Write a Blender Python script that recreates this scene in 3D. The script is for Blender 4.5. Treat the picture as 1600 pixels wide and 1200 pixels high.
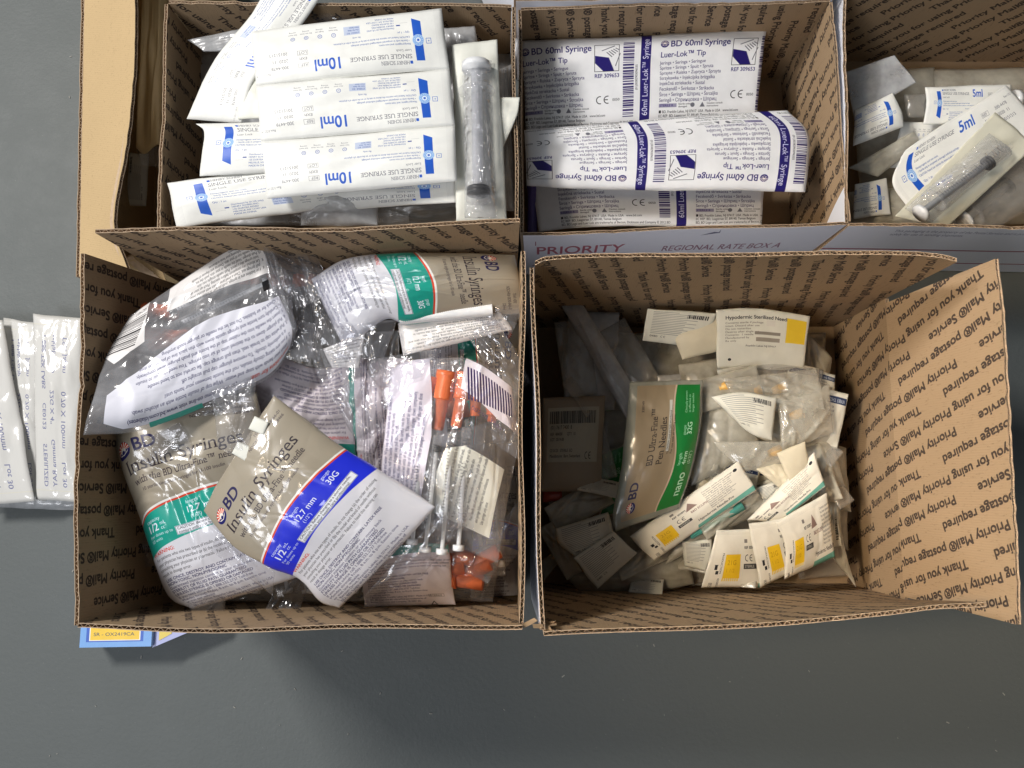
import bpy, math, random
import numpy as np
from mathutils import Vector, Matrix

for _o in list(bpy.data.objects): bpy.data.objects.remove(_o)
SC = bpy.context.scene
COL = SC.collection

# ------------------------------------------------------------------ camera
CAM = np.array([0.0, 0.0, 0.835]); FPX = 1256.0
_d = np.array([20.0, -170.0, -FPX]); _d /= np.linalg.norm(_d)
_wz = -_d
_wx = np.array([1.0, 0, 0]) - _wz * _wz[0]; _wx /= np.linalg.norm(_wx)
_wy = np.cross(_wz, _wx)
RM = np.array([_wx, _wy, _wz])                      # camera axes -> world
cd = bpy.data.cameras.new('camera'); cam = bpy.data.objects.new('camera', cd); COL.objects.link(cam)
cd.sensor_width = 36.0; cd.lens = 36.0 * FPX / 1600.0; cd.clip_start = 0.02; cd.clip_end = 50
_m = Matrix([list(RM[0]) + [0], list(RM[1]) + [0], list(RM[2]) + [CAM[2]], [0, 0, 0, 1]])
cam.matrix_world = _m
SC.camera = cam

def P(px, py, z):
    """the place at height z that lies behind a given pixel of the photograph"""
    v = RM @ np.array([px - 800.0, -(py - 600.0), -FPX])
    return CAM + v * ((z - CAM[2]) / v[2])

# ------------------------------------------------------------------ light
W = bpy.data.worlds.new('World'); SC.world = W; W.use_nodes = True
W.node_tree.nodes['Background'].inputs[0].default_value = (0.85, 0.93, 1.0, 1)
W.node_tree.nodes['Background'].inputs[1].default_value = 0.11
def lamp(name, loc, aim, power, sx, sy, col, spread=180):
    l = bpy.data.lights.new(name, 'AREA'); l.energy = power; l.shape = 'RECTANGLE'; l.size = sx; l.size_y = sy; l.color = col; l.spread = math.radians(spread)
    o = bpy.data.objects.new(name, l); COL.objects.link(o); o.location = loc
    o.rotation_euler = (Vector(aim) - Vector(loc)).to_track_quat('-Z', 'Y').to_euler()
lamp('area_lamp', (-1.20, 0.85, 1.55), (-0.05, 0.05, 0), 33, 0.45, 0.18, (1.0, 0.965, 0.93))
lamp('area_lamp', (-0.85, 0.05, 1.60), (0.42, 0.0, 0.12), .72, 0.30, 0.12, (1.0, 0.80, 0.56), 30)  # narrow warm beam added to brighten the right carton's flap, no known fixture
lamp('area_lamp', (-0.95, -0.70, 1.75), (0.0, 0.1, 0.1), 14, 0.9, 0.35, (0.93, 0.95, 1.0))
SC.view_settings.view_transform = 'Standard'; SC.view_settings.look = 'None'
SC.view_settings.exposure = 0.0; SC.view_settings.gamma = 1.0
try: SC.cycles.max_bounces = 10; SC.cycles.transparent_max_bounces = 24; SC.cycles.use_denoising = True; SC.cycles.caustics_reflective = False; SC.cycles.caustics_refractive = False
except Exception: pass

# ------------------------------------------------------------------ print: a small rasteriser for flat artwork
_tc = {}
def text_tris(s):
    k = s
    if k in _tc: return _tc[k]
    c = bpy.data.curves.new('t', 'FONT'); c.body = s; c.size = 1.0; c.resolution_u = 5
    o = bpy.data.objects.new('t', c); COL.objects.link(o)
    me = o.to_mesh(); me.calc_loop_triangles()
    n = len(me.loop_triangles)
    co = np.empty(len(me.vertices) * 3, np.float32); me.vertices.foreach_get('co', co); co = co.reshape(-1, 3)[:, :2]
    idx = np.empty(n * 3, np.int32); me.loop_triangles.foreach_get('vertices', idx)
    t = co[idx.reshape(-1, 3)].astype(np.float64) if n else np.zeros((0, 3, 2))
    w = float(t[..., 0].max()) if n else 0.0
    o.to_mesh_clear(); bpy.data.objects.remove(o); bpy.data.curves.remove(c)
    _tc[k] = (t, w); return _tc[k]

class Canvas:
    def __init__(s, w, h, col=(1, 1, 1), a=1.0):
        s.w, s.h = w, h
        s.px = np.ones((h, w, 4), np.float32); s.px[..., :3] = col; s.px[..., 3] = a
    def blend(s, x0, y0, m, col, a=None):
        H, W_ = m.shape
        ax0, ay0 = max(0, x0), max(0, y0); ax1, ay1 = min(s.w, x0 + W_), min(s.h, y0 + H)
        if ax1 <= ax0 or ay1 <= ay0: return
        mm = m[ay0 - y0:ay1 - y0, ax0 - x0:ax1 - x0, None]
        r = s.px[ay0:ay1, ax0:ax1]
        r[..., :3] = r[..., :3] * (1 - mm) + np.array(col, np.float32) * mm
        al = 1.0 if a is None else a
        r[..., 3:] = r[..., 3:] * (1 - mm) + al * mm if a is not None else np.maximum(r[..., 3:], mm)
    def tris(s, t, col, a=None, post=None):
        if len(t) == 0: return
        SS = 4
        x0 = int(math.floor(t[..., 0].min())) - 3; x1 = int(math.ceil(t[..., 0].max())) + 3
        y0 = int(math.floor(t[..., 1].min())) - 1; y1 = int(math.ceil(t[..., 1].max())) + 1
        if x1 < 0 or y1 < 0 or x0 > s.w or y0 > s.h: return
        ar = (t[:, 1, 0] - t[:, 0, 0]) * (t[:, 2, 1] - t[:, 0, 1]) - (t[:, 1, 1] - t[:, 0, 1]) * (t[:, 2, 0] - t[:, 0, 0])
        sg = np.sign(ar)
        A = t.reshape(-1, 2); B = t[:, [1, 2, 0]].reshape(-1, 2); S_ = np.repeat(sg, 3)
        ya = (A[:, 1] - y0) * SS; yb = (B[:, 1] - y0) * SS
        xa = A[:, 0] - x0; xb = B[:, 0] - x0
        up = yb < ya
        s2 = np.where(up, -S_, S_); lo = np.where(up, yb, ya); hi = np.where(up, ya, yb)
        xl = np.where(up, xb, xa); xh = np.where(up, xa, xb)
        r0 = np.ceil(lo - .5).astype(int); r1 = np.ceil(hi - .5).astype(int)
        cnt = np.maximum(0, r1 - r0)
        k = np.repeat(np.arange(len(cnt)), cnt)
        if len(k) == 0: return
        off = np.arange(len(k)) - np.repeat(np.cumsum(cnt) - cnt, cnt)
        row = r0[k] + off
        xx = xl[k] + (row + .5 - lo[k]) / (hi[k] - lo[k]) * (xh[k] - xl[k])
        Wd = x1 - x0 + 2; Hd = (y1 - y0) * SS
        fx = np.floor(xx).astype(int); fr = xx - fx
        d = np.zeros(Hd * Wd)
        ok = (row >= 0) & (row < Hd) & (fx >= 0) & (fx < Wd - 1)
        ii = row[ok] * Wd + fx[ok]
        d += np.bincount(ii, -s2[k][ok] * (1 - fr[ok]), Hd * Wd) + np.bincount(ii + 1, -s2[k][ok] * fr[ok], Hd * Wd)
        m = np.clip(np.abs(np.cumsum(d.reshape(Hd, Wd), 1)), 0, 1).reshape(-1, SS, Wd).mean(1).astype(np.float32)
        if post: m = post(m, x0, y0)
        s.blend(x0, y0, m, col, a)
    def poly(s, pts, col, a=None):
        p = np.array(pts, float)
        t = np.stack([np.repeat(p[:1], len(p) - 2, 0), p[1:-1], p[2:]], 1)
        # signed fan: works for any simple outline
        s._fan(t, col, a)
    def _fan(s, t, col, a):
        x0 = int(math.floor(t[..., 0].min())) - 1; x1 = int(math.ceil(t[..., 0].max())) + 2
        y0 = int(math.floor(t[..., 1].min())); y1 = int(math.ceil(t[..., 1].max())) + 1
        pts = np.concatenate([t[:1, 0], t[:, 1], t[-1:, 2]])
        SS = 3
        ys = (np.arange((y1 - y0) * SS) + .5) / SS + y0
        m = np.zeros((len(ys), x1 - x0), np.float32); cx = np.arange(x0, x1)
        for a_, b_ in zip(pts, np.roll(pts, -1, 0)):
            if a_[1] == b_[1]: continue
            sg = 1 if b_[1] > a_[1] else -1
            on = (ys >= min(a_[1], b_[1])) & (ys < max(a_[1], b_[1]))
            xs = a_[0] + (ys[on] - a_[1]) / (b_[1] - a_[1]) * (b_[0] - a_[0])
            m[on] += sg * np.clip(cx[None] + 1 - xs[:, None], 0, 1)
        m = np.clip(np.abs(m), 0, 1).reshape(-1, SS, x1 - x0).mean(1)
        s.blend(x0, y0, m, col, a)
    def rect(s, x, y, w, h, col, a=None):
        s.poly([(x, y), (x + w, y), (x + w, y + h), (x, y + h)], col, a)
    def box(s, x, y, w, h, t, col):
        s.rect(x, y, w, t, col); s.rect(x, y + h - t, w, t, col); s.rect(x, y, t, h, col); s.rect(x + w - t, y, t, h, col)
    def disc(s, x, y, r, col, a=None, n=40):
        s.poly([(x + r * math.cos(i * 2 * math.pi / n), y + r * math.sin(i * 2 * math.pi / n)) for i in range(n)], col, a)
    def text(s, x, y, h, st, col, rot=0.0, bold=0.0, sx=1.0, serif=False, width=None, anchor='l', mirror=False):
        t, w = text_tris(st)
        if len(t) == 0: return 0
        if width: sx = width / (w * h)
        t = t.copy()
        if anchor == 'c': t[..., 0] -= w / 2
        if anchor == 'r': t[..., 0] -= w
        if mirror: t[..., 0] = w - t[..., 0]
        X = t[..., 0] * h * sx; Y = -t[..., 1] * h
        c, q = math.cos(math.radians(rot)), math.sin(math.radians(rot))
        t = np.stack([x + X * c - Y * q, y + X * q + Y * c], -1)
        post = None
        if serif and rot == 0:
            def post(m, x0, y0):
                o = m.copy(); r = max(1, int(round(h * .055)))
                for yy in (y - .05 * h, y - .69 * h):
                    a0 = int(round(yy - y0)); a1 = a0 + max(1, int(round(h * .05)))
                    if a0 < 0 or a1 > m.shape[0]: continue
                    b = m[a0:a1]; bb = b.copy()
                    for k in range(1, r + 1):
                        bb[:, k:] = np.maximum(bb[:, k:], b[:, :-k]); bb[:, :-k] = np.maximum(bb[:, :-k], b[:, k:])
                    o[a0:a1] = np.maximum(o[a0:a1], bb)
                return o
        s.tris(t, col, None, post)
        if bold:
            for dx, dy in ((1, 0), (0, 1), (.7, .7)):
                s.tris(t + np.array([dx, dy]) * bold * h * 1.2, col, None, post)
        return w * h * sx
    def lines(s, x, y, h, pitch, ls, col, width=None, **k):
        for i, l in enumerate(ls): s.text(x, y + i * pitch, h, l, col, **k)
    def bars(s, x, y, w, h, col, seed=1, vertical=True, mod=2.0):
        r = random.Random(seed); p = 0
        L = w if vertical else h
        while p < L:
            b = r.choice((1, 1, 2, 3)) * mod; b = min(b, L - p)
            if vertical: s.rect(x + p, y, b, h, col)
            else: s.rect(x, y + p, w, b, col)
            p += b + r.choice((1, 1, 2, 2)) * mod
    def image(s, name):
        im = bpy.data.images.new(name, s.w, s.h, alpha=True)
        im.alpha_mode = 'CHANNEL_PACKED'
        im.pixels.foreach_set(np.ascontiguousarray(s.px[::-1]).ravel()); im.update(); im.pack()
        return im

def ce_mark(c, x, y, h, col):
    for q in (0, 1):
        cx = x + h * .5 + q * h * .95; R0, R1 = h * .5, h * .39
        aa = np.linspace(math.radians(75), math.radians(285), 20)
        c.poly([(cx + R0 * math.cos(a), y - h * .5 - R0 * math.sin(a)) for a in aa] + [(cx + R1 * math.cos(a), y - h * .5 - R1 * math.sin(a)) for a in aa[::-1]], col)
        if q: c.rect(cx - R1, y - h * .56, h * .42, h * .11, col)
INK = (.13, .13, .15); NAVY = (.14, .10, .42); BLUE = (.13, .36, .78); GREY = (.42, .42, .46)
WARN = ['For patients who mix two types of insulin, do not change (a) the order of mixing', 'your physician has prescribed or (b) the model and brand of needle without',
        'consulting your physician or pharmacist.  Failure to heed this warning can', 'result in dosage error.']
USEONCE = ['USE ONCE, DESTROY AND CONTAIN. LATEX FREE', 'NON-TOXIC, NON-PYROGENIC', 'Guaranteed injection comfort or your money back', 'STERILITY OF FLUID PATH GUARANTEED',
           'UNLESS SYRINGE IS OPENED OR DAMAGED', 'If you need advice call 1.888.232.2737 Toll-free', 'Monday through Friday, 8 a.m. to 8 p.m. Eastern time', 'or visit our website', '1 Becton Drive, Franklin Lakes, NJ 07417  Made in USA', 'BD, BD Logo and BD Ultra-Fine are trademarks of', 'Becton, Dickinson and Company.  \u00a9 2007 BD']
INSTR = ['1. Wash your hands with soap and water. Wipe top of insulin bottle with an alcohol swab.', '2. If you are taking cloudy insulin, roll the bottle between your hands until',
         '    it is uniformly cloudy. To remove plunger cap pull straight off.', '3. Pull white cap to break seal, then pull orange cap. Be careful not to bend needle',
         '4. Pull plunger down to the desired units of air into syringe. You need air equal to insulin', '5. Insert the needle into the rubber top of the bottle and push plunger down completely.',
         '6. Carefully turn bottle and syringe upside down with thin black line of plunger on dose', '7. Check for air bubbles. Do not let the needle or plunger touch anything.']
INSTR2 = ['8.  If air bubbles are in syringe, push plunger to insulin bottle then slowly', '     pull syringe out. Clean a small area of skin with alcohol swab.', '9.  Let alcohol dry completely before injecting. Pinch up your skin and',
          '     hold syringe like a pencil. Push needle straight into skin.', '10. Push plunger. Hold the needle in your skin, push the insulin in.', '     Push needle out of your skin. Destroy and dispose of needle', '     and syringe following your local ordinances.', '     Use syringe only once.']

def bd_logo(c, x, y, r, sun=(.85, .25, .12), eye=(.10, .10, .38)):
    c.disc(x, y, r, eye); c.disc(x, y - r * .05, r * .9, (.96, .93, .88))
    c.poly([(x + r * math.cos(a), y + r * math.sin(a)) for a in np.linspace(0.05, math.pi - .05, 20)], eye)
    c.poly([(x + r * .95 * math.cos(a), y - r * .95 * math.sin(a)) for a in np.linspace(0, math.pi, 24)], sun)
    for k in range(7):
        a = math.pi * (k + .5) / 7
        ca, sa = math.cos(a), -math.sin(a); q = .05 * r
        c.poly([(x + .4 * r * ca - q * sa, y + .4 * r * sa + q * ca), (x + .95 * r * ca - q * 1.6 * sa, y + .95 * r * sa + q * 1.6 * ca),
                (x + .95 * r * ca + q * 1.6 * sa, y + .95 * r * sa - q * 1.6 * ca), (x + .4 * r * ca + q * sa, y + .4 * r * sa - q * ca)], (.97, .93, .88))
    c.disc(x, y, r * .38, (.96, .93, .88)); c.disc(x - r * .02, y + r * .22, r * .22, eye)
    c.poly([(x - .8 * r, y + .12 * r), (x, y + .52 * r), (x + .8 * r, y + .12 * r), (x + .5 * r, y + .42 * r), (x, y + .62 * r), (x - .5 * r, y + .42 * r)], (.96, .93, .88))

def art_insulin(kind):
    w, h = 820, 1150
    c = Canvas(w, h, (.93, .93, .96), .88)
    tan = (.64, .60, .53); band = (.10, .17, .84) if kind == 'blue' else (.06, .62, .55)
    dk = (.16, .12, .16)
    f = lambda u: .47 * h - 60 * math.sin(math.pi * min(1, max(0, u))) ** 1.0 * .9
    us = np.linspace(0, 1, 30)
    c.poly([(0, 0), (w, 0)] + [(u * w, f(u)) for u in us[::-1]], tan)
    c.poly([(u * w, f(u) - 14) for u in us] + [(u * w, f(u) + 4) for u in us[::-1]], (.95, .94, .92))
    c.poly([(u * w, f(u) - 2) for u in us] + [(u * w, f(u) + 10) for u in us[::-1]], (.86, .27, .17))
    g = lambda u: f(u) + 212
    c.poly([(u * w, f(u) + 9) for u in us] + [(u * w, g(u)) for u in us[::-1]], band)
    bd_logo(c, 85, 150, 44)
    c.text(140, 178, 100, 'BD', (.12, .10, .30), bold=.03)
    c.text(70, 290, 108, 'Insulin Syringes', dk, serif=True, width=640)
    c.text(90, 358, 56, 'with the BD Ultra-Fine\u2122 needle', dk, serif=True, width=600)
    c.text(120, 402, 28, '10 sterile single-use syringes for U-100 insulin', dk, width=470)
    c.text(690, 60, 27, 'TEAR HERE', dk, anchor='r'); c.text(770, 92, 27, 'NDC/HRI# 08290-8466-01', dk, anchor='r'); c.text(770, 124, 27, '328466', dk, anchor='r')
    yb = .47 * h
    wt = (.93, .95, 1)
    c.text(70, yb + 40, 28, 'capacity', wt); c.text(60, yb + 92, 60, '1/2', wt, bold=.02); c.text(150, yb + 70, 30, 'mL', wt); c.text(150, yb + 96, 30, 'cc', wt)
    c.text(60, yb + 124, 24, 'For doses up to', wt); c.text(60, yb + 150, 24, '50 units', wt)
    c.text(330, yb, 30, 'length', wt); c.text(320, yb + 50, 50, '12.7 mm', wt, bold=.015); c.text(340, yb + 84, 30, '(1/2")', wt)
    c.text(600, yb + 12, 30, 'gauge', wt); c.text(600, yb + 62, 50, '30G', wt, bold=.015)
    c.rect(230, yb + 104, 500, 50, (.93, .94, .97)); c.box(232, yb + 106, 496, 46, 2, (.2, .2, .3))
    c.text(242, yb + 126, 21, 'CAUTION: Before changing to a shorter needle,', INK, width=460); c.text(242, yb + 147, 21, 'consult with your health care professional.', INK, width=430)
    y = .47 * h + 220
    c.text(30, y, 30, 'WARNING:', (.85, .2, .15), bold=.02)
    c.lines(40, y + 32, 27, 31, WARN, INK, sx=.82)
    y += 160
    for i, l in enumerate(USEONCE):
        b = .02 if i in (0, 1, 3, 4) else 0
        c.text(50, y + i * 23.5, 24, l, (.12, .12, .35), bold=b, sx=1.1)
    return c

def art_back():
    c = Canvas(760, 700, (.93, .89, .91))
    c.rect(0, 0, 760, 95, (.08, .60, .53)); c.text(40, 150, 34, 'WARNING:', (.85, .2, .18), bold=.02)
    c.lines(60, 185, 28, 32, WARN, (.2, .15, .3), sx=.8)
    y = 335
    for i, l in enumerate(USEONCE): c.text(60, y + i * 31, 28, l, (.18, .14, .34), bold=.02 if i in (0, 1, 3, 4) else 0, sx=.82)
    c.box(560, 560, 120, 34, 2, INK); c.text(568, 588, 28, 'STERILE', INK)
    c.poly([(590, 640), (620, 690), (560, 690)], (.3, .3, .35)); c.poly([(590, 655), (608, 684), (572, 684)], (.93, .89, .91))
    return c

def art_instr():
    """a bag seen from its instructions side: two printed areas and a bar code, clear between them"""
    w, h = 1400, 900
    c = Canvas(w, h, (.9, .9, .93), 0.0)
    wl = (.93, .93, .97)
    us = np.linspace(0, 1, 20)
    c.poly([(30, 15), (1180, 20), (1290, 60), (1300, 240), (1180, 330)] + [(1180 - u * 1060, 330 + 110 * math.sin(math.pi * u) + 100 * u) for u in us] + [(50, 420)], wl)
    c.text(60, 60, 40, 'Instructions for use:', (.88, .25, .16), bold=.02); c.text(470, 60, 34, '(to view a demo on-line visit www.bd.com/diabetes)', (.15, .15, .35), bold=.01, sx=.95)
    c.lines(60, 108, 34, 44, INSTR, (.12, .12, .32), sx=.86)
    c.poly([(70, 610), (420, 650), (940, 700), (960, 880), (110, 885)], (.92, .91, .90))
    c.lines(110, 675, 30, 29, INSTR2, INK, sx=.8)
    c.poly([(1080, 560), (1290, 470), (1400, 560), (1400, 860), (1180, 900)], (.94, .93, .92))
    c.bars(1150, 560, 235, 240, INK, 5, False, 5)
    c.text(1170, 850, 40, '382903', INK)
    c.rect(90, 500, 60, 70, (.05, .05, .08))
    c.rect(700, -5, 330, 30, (.2, .68, .62))
    return c

def art_side():
    """a bag seen along its side: text strip, clear middle, bar code and second label"""
    w, h = 700, 1100
    c = Canvas(w, h, (.9, .88, .92), 0.0)
    c.poly([(0, 0), (210, 0), (250, 500), (230, 1100), (0, 1100)], (.93, .90, .95))
    for i, l in enumerate(INSTR): c.text(30 + i * 26, 1060, 27, l, (.14, .14, .36), rot=-90, sx=.86)
    c.poly([(390, 0), (640, 60), (690, 330), (560, 300), (370, 190)], (.93, .90, .94))
    for k in range(16):
        x = 400 + k * 15
        c.poly([(x, 50 + k * 4), (x + 8, 52 + k * 4), (x + 14, 250), (x + 6, 248)], (.2, .12, .34))
    c.text(420, 300, 36, '08290 3284', (.3, .15, .3), rot=20)
    c.poly([(330, 560), (420, 520), (640, 560), (630, 980), (300, 960), (290, 760)], (.90, .90, .86))
    for i, l in enumerate(INSTR2): c.text(365 + i * 31, 945, 25, l, INK, rot=-86, sx=.62)
    return c

def art_schein(ml):
    w, h = 1300, 420
    c = Canvas(w, h, (.955, .955, .935))
    c.poly([(150, 60), (205, 60), (212, 360), (152, 330)], BLUE)
    c.disc(180, 195, 38, (.70, .82, .96)); c.disc(180, 195, 33, (.52, .70, .93)); c.disc(180, 195, 17, (.9, .95, 1)); c.rect(173, 188, 14, 14, BLUE)
    for k in range(14):
        a = k * math.pi / 7; c.disc(180 + 26 * math.cos(a), 195 + 26 * math.sin(a), 3, (.9, .95, 1), n=8)
    c.box(95, 170, 34, 34, 3, BLUE); c.text(104, 196, 26, '+', BLUE)
    c.rect(232, 42, 18, 18, BLUE); c.text(254, 60, 30, 'HENRY SCHEIN', GREY, serif=True, sx=.9)
    c.text(232, 104, 42, 'SINGLE USE SYRINGE', GREY, serif=True, width=410)
    c.text(232, 138, 25, 'Luer Lock', GREY)
    c.text(232, 180, 18, 'Nonpyrogenic and non-toxic.', (.2, .3, .6)); c.text(238, 202, 18, '\u2022 Sterile only in unopened undamaged individual package.', (.2, .3, .6), sx=.95)
    c.text(232, 226, 18, 'CAUTION: Federal Law restricts this device to sale by or on the order of a physician.', (.2, .3, .6), sx=.82)
    c.text(232, 264, 20, 'Qty : 1 pc', (.2, .3, .6))
    c.lines(330, 300, 17, 20, ['Distributed by (in US only)', 'HENRY SCHEIN INC.', '135 DURYEA ROAD', 'MELVILLE, NY 11747 USA', 'MADE IN CHINA'], (.2, .3, .6))
    c.rect(290, 310, 26, 9, (.2, .3, .6)); c.text(238, 330, 14, '________', GREY)
    c.text(560, 262, 18, 'Rx only', (.2, .3, .6)); c.rect(560, 285, 110, 60, (.78, .82, .90)); c.lines(566, 303, 16, 18, ['STERILE  EO', 'Use by date', 'Non latex'], (.2, .3, .6))
    for k, t in enumerate(('Non toxic', 'Single use', 'Do not reuse', 'See insert')):
        x = 740 + k * 92; c.disc(x, 296, 15, (.25, .35, .65)); c.disc(x, 296, 12, (.95, .95, .94)); c.text(x, 302, 17, '2E%i' % k if k else 'LX', (.25, .35, .65), anchor='c', sx=.6); c.text(x, 336, 15, t, GREY, anchor='c'); c.text(x, 354, 15, 'warning', GREY, anchor='c')
    c.text(690, 122, 112, ml, BLUE, bold=.03, width=190 if len(ml) > 3 else 150)
    for k, (a, b) in enumerate((('REF', '300-4478'), ('EXP/', '2020  11'), ('LOT', '20151213'))):
        c.text(930, 112 + k * 46, 30, a, GREY); c.text(1060, 110 + k * 48, 32, b, GREY)
        if k != 1: c.box(923, 84 + k * 46, 72, 34, 2, GREY)
    c.text(1190, 70, 22, 'Rev.1/2014', GREY)
    for x in list(range(6, 60, 7)) + list(range(1250, 1296, 7)): c.rect(x, 0, 2, h, (.89, .89, .875))
    for y in (8, 14, 400, 406): c.rect(0, y, w, 2, (.89, .89, .875))
    # translucent paper shows the syringe beneath as a faint band
    return c

def art_bd60(w, start):
    h = 520
    c = Canvas(w, h, (.93, .93, .935))
    for x0 in (start, start + 750, start + 1500):
        x = x0 + 12
        bd_logo(c, x + 20, 70, 22, NAVY, NAVY)
        c.text(x + 50, 88, 54, 'BD 60ml Syringe', NAVY, bold=.018, width=325)
        c.text(x, 150, 46, 'Luer-Lok\u2122 Tip', NAVY, bold=.012, sx=.85)
        c.lines(x, 192, 28, 30, ['Jeringa \u2022 Seringa \u2022 Seringue', 'Spritze \u2022 Siringa \u2022 Spuit \u2022 Spruta', 'Sprayte \u2022 Ruiska \u2022 Zupryca \u2022 Sprayta', 'Strzykawka \u2022 Injekcijska brizgalka', 'Injek\u010dn\u00e1 striekacka \u2022 Sustal', 'Fecskend\u0151 \u2022 Svirkstas \u2022 Strikacka', '\u0160irce \u2022 Seringa \u2022 \u0428\u043f\u0440\u0438\u0446 \u2022 \u0160trcaljka', 'Sering\u0103 \u2022 \u0421\u043f\u0440\u0438\u043d\u0446\u043e\u0432\u043a\u0430 \u2022 \u0428\u043f\u0440\u0438\u0446'], (.2, .17, .36), sx=.82)
        c.box(x + 392, 55, 135, 160, 3, INK)
        c.poly([(x + 396, 120), (x + 470, 135), (x + 500, 212), (x + 440, 212), (x + 396, 165)], NAVY)
        for q in range(5): c.poly([(x + 460 + q * 12, 100 - q * 6), (x + 490 + q * 10, 130 - q * 10), (x + 486 + q * 10, 134 - q * 10), (x + 456 + q * 12, 103 - q * 6)], GREY)
        c.poly([(x + 430, 90), (x + 500, 62), (x + 503, 66), (x + 434, 94)], GREY); c.poly([(x + 505, 185), (x + 530, 110), (x + 534, 112), (x + 509, 188)], GREY)
        c.text(x + 392, 248, 30, 'REF 309653', NAVY, bold=.01, width=135)
        ce_mark(c, x + 400, 395, 44, INK); c.text(x + 490, 382, 20, '0050', INK)
        c.rect(x, 412, 100, 20, (.6, .58, .68)); c.text(x + 4, 428, 18, 'STERILE R', NAVY); c.text(x + 110, 420, 14, 'Sterile unless', INK); c.text(x + 110, 434, 14, 'damaged', INK)
        c.disc(x + 190, 422, 12, GREY); c.poly([(x + 230, 434), (x + 245, 408), (x + 260, 434)], GREY); c.text(x + 270, 420, 14, 'Caution consult', INK); c.text(x + 270, 434, 14, 'instructions', INK)
        c.lines(x, 462, 20, 21, ['\u25a0 BD, Franklin Lakes, NJ 07417  USA  Made in USA   www.bd.com', 'EC REP  BD, Laagstraat 57, B9140, Temse Belgium', 'BD, BD Logo and Luer-Lok are trademarks of Becton, Dickinson and Company \u00a9 2012 BD'], INK, sx=.82)
        c.bars(x0 + 560, 45, 60, 425, (.2, .14, .40), 9 + x0, False, 3.5)
        c.text(x0 + 640, 330, 17, '(01)30382903096535', INK, rot=-90)
        c.rect(x0 + 655, 0, 55, h, NAVY); c.text(x0 + 697, 470, 44, '60ml Luer-Lok\u2122 Syringe', (.93, .93, 1), rot=-90, width=440)
    return c

def art_pen():
    w, h = 900, 560
    c = Canvas(w, h, (.62, .62, .56), .55)
    tan = (.62, .55, .44); c.rect(40, 60, 830, 330, tan)
    us = np.linspace(0, 1, 30); f = lambda u: 370 + 26 * math.sin(u * 7 - 1)
    c.poly([(40 + u * 830, f(u) - 12) for u in us] + [(40 + u * 830, f(u) + 6) for u in us[::-1]], (.80, .70, .62))
    c.poly([(40 + u * 830, f(u)) for u in us] + [(40 + u * 830, 540) for u in us[::-1]], (.05, .50, .20))
    bd_logo(c, 110, 130, 34); c.text(160, 152, 84, 'BD', (.10, .08, .28), bold=.03)
    dk = (.14, .11, .12)
    c.text(360, 220, 64, 'BD Ultra-Fine\u2122', dk, serif=True, sx=.85); c.text(360, 290, 66, 'Pen Needles', dk, serif=True, sx=.9)
    c.lines(420, 330, 22, 24, ['The most trusted pen needle brand', 'For use with all leading pens'], dk)
    c.rect(440, 305, 330, 20, (.8, .8, .76)); c.text(450, 321, 18, 'CAUTION: consult your health care professional', dk, sx=.7)
    c.text(700, 120, 24, '320149', dk, bold=.01)
    g = (.75, .92, .78)
    c.text(110, 500, 84, 'nano', g, bold=.02); c.text(330, 440, 34, 'length', g); c.text(330, 480, 44, '4mm', g, bold=.02); c.text(330, 516, 32, '(5/32")', g)
    c.text(530, 440, 30, 'gauge', g); c.text(530, 485, 50, '32G', g, bold=.02); c.lines(680, 440, 22, 26, ['Clinically proven', 'as effective as', 'longer needles'], g)
    return c

def art_yellow(seed=0, strip=False):
    w, h = 900, 480
    c = Canvas(w, h, (.90, .88, .82))
    for y in list(range(4, 34, 6)) + list(range(430, 476, 6)): c.rect(0, y, w, 2, (.84, .82, .76))
    for x in list(range(4, 30, 6)): c.rect(x, 0, 2, h, (.84, .82, .76))
    c.rect(130, 150, 130, 150, (.93, .76, .16)); c.text(150, 215, 44, '21G', (.80, .62, .10), bold=.02); c.text(146, 262, 34, '1 1/2', (.80, .62, .10))
    for k in range(8): c.rect(128 + k * 16, 300, 10, 18, (.92, .78, .30), .8)
    c.text(70, 250, 30, '\u25a0', INK, rot=90); c.rect(56, 220, 22, 26, INK); c.poly([(50, 214), (84, 214), (67, 226)], INK)
    c.text(100, 140, 20, 'PRODUCTION', INK, rot=90); c.text(95, 300, 20, '0358523', INK, rot=90); c.box(40, 330, 24, 46, 2, INK); c.text(46, 334, 20, 'EXP', INK, rot=90)
    ce_mark(c, 300, 195, 42, INK); c.rect(290, 210, 110, 32, (.25, .24, .24)); c.text(300, 234, 24, 'STERILE', (.9, .9, .85))
    c.rect(290, 60, 30, 22, (.5, .48, .46)); c.text(290, 118, 24, 'REF 305892', INK, bold=.02, width=110)
    c.poly([(440, 60), (490, 130), (395, 135)], (.55, .45, .42)); c.text(420, 175, 32, 'B&D ECLIPSE', (.5, .38, .36), bold=.01, sx=.8)
    c.text(430, 300, 36, 'Hypodermic Needle-Pro', (.2, .18, .18), bold=.015, sx=.85)
    c.lines(560, 60, 20, 22, ['Contents sterile unless package', 'has been opened or damaged.', 'For single use only. Do not', 'reuse. Federal law restricts', 'this device to sale by or on', 'the order of a physician.', 'Manufactured for distribution', 'Franklin Lakes NJ 07417', 'Becton Dickinson and Co.', 'Made in USA'], (.35, .33, .33))
    c.poly([(410, 330), (900, 318), (900, 372), (400, 366)], (.42, .66, .60)); c.rect(0, 372, 900, 6, (.80, .78, .72))
    c.rect(800, 380, 26, 40, INK); c.disc(840, 60, 16, INK)
    return c

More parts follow.
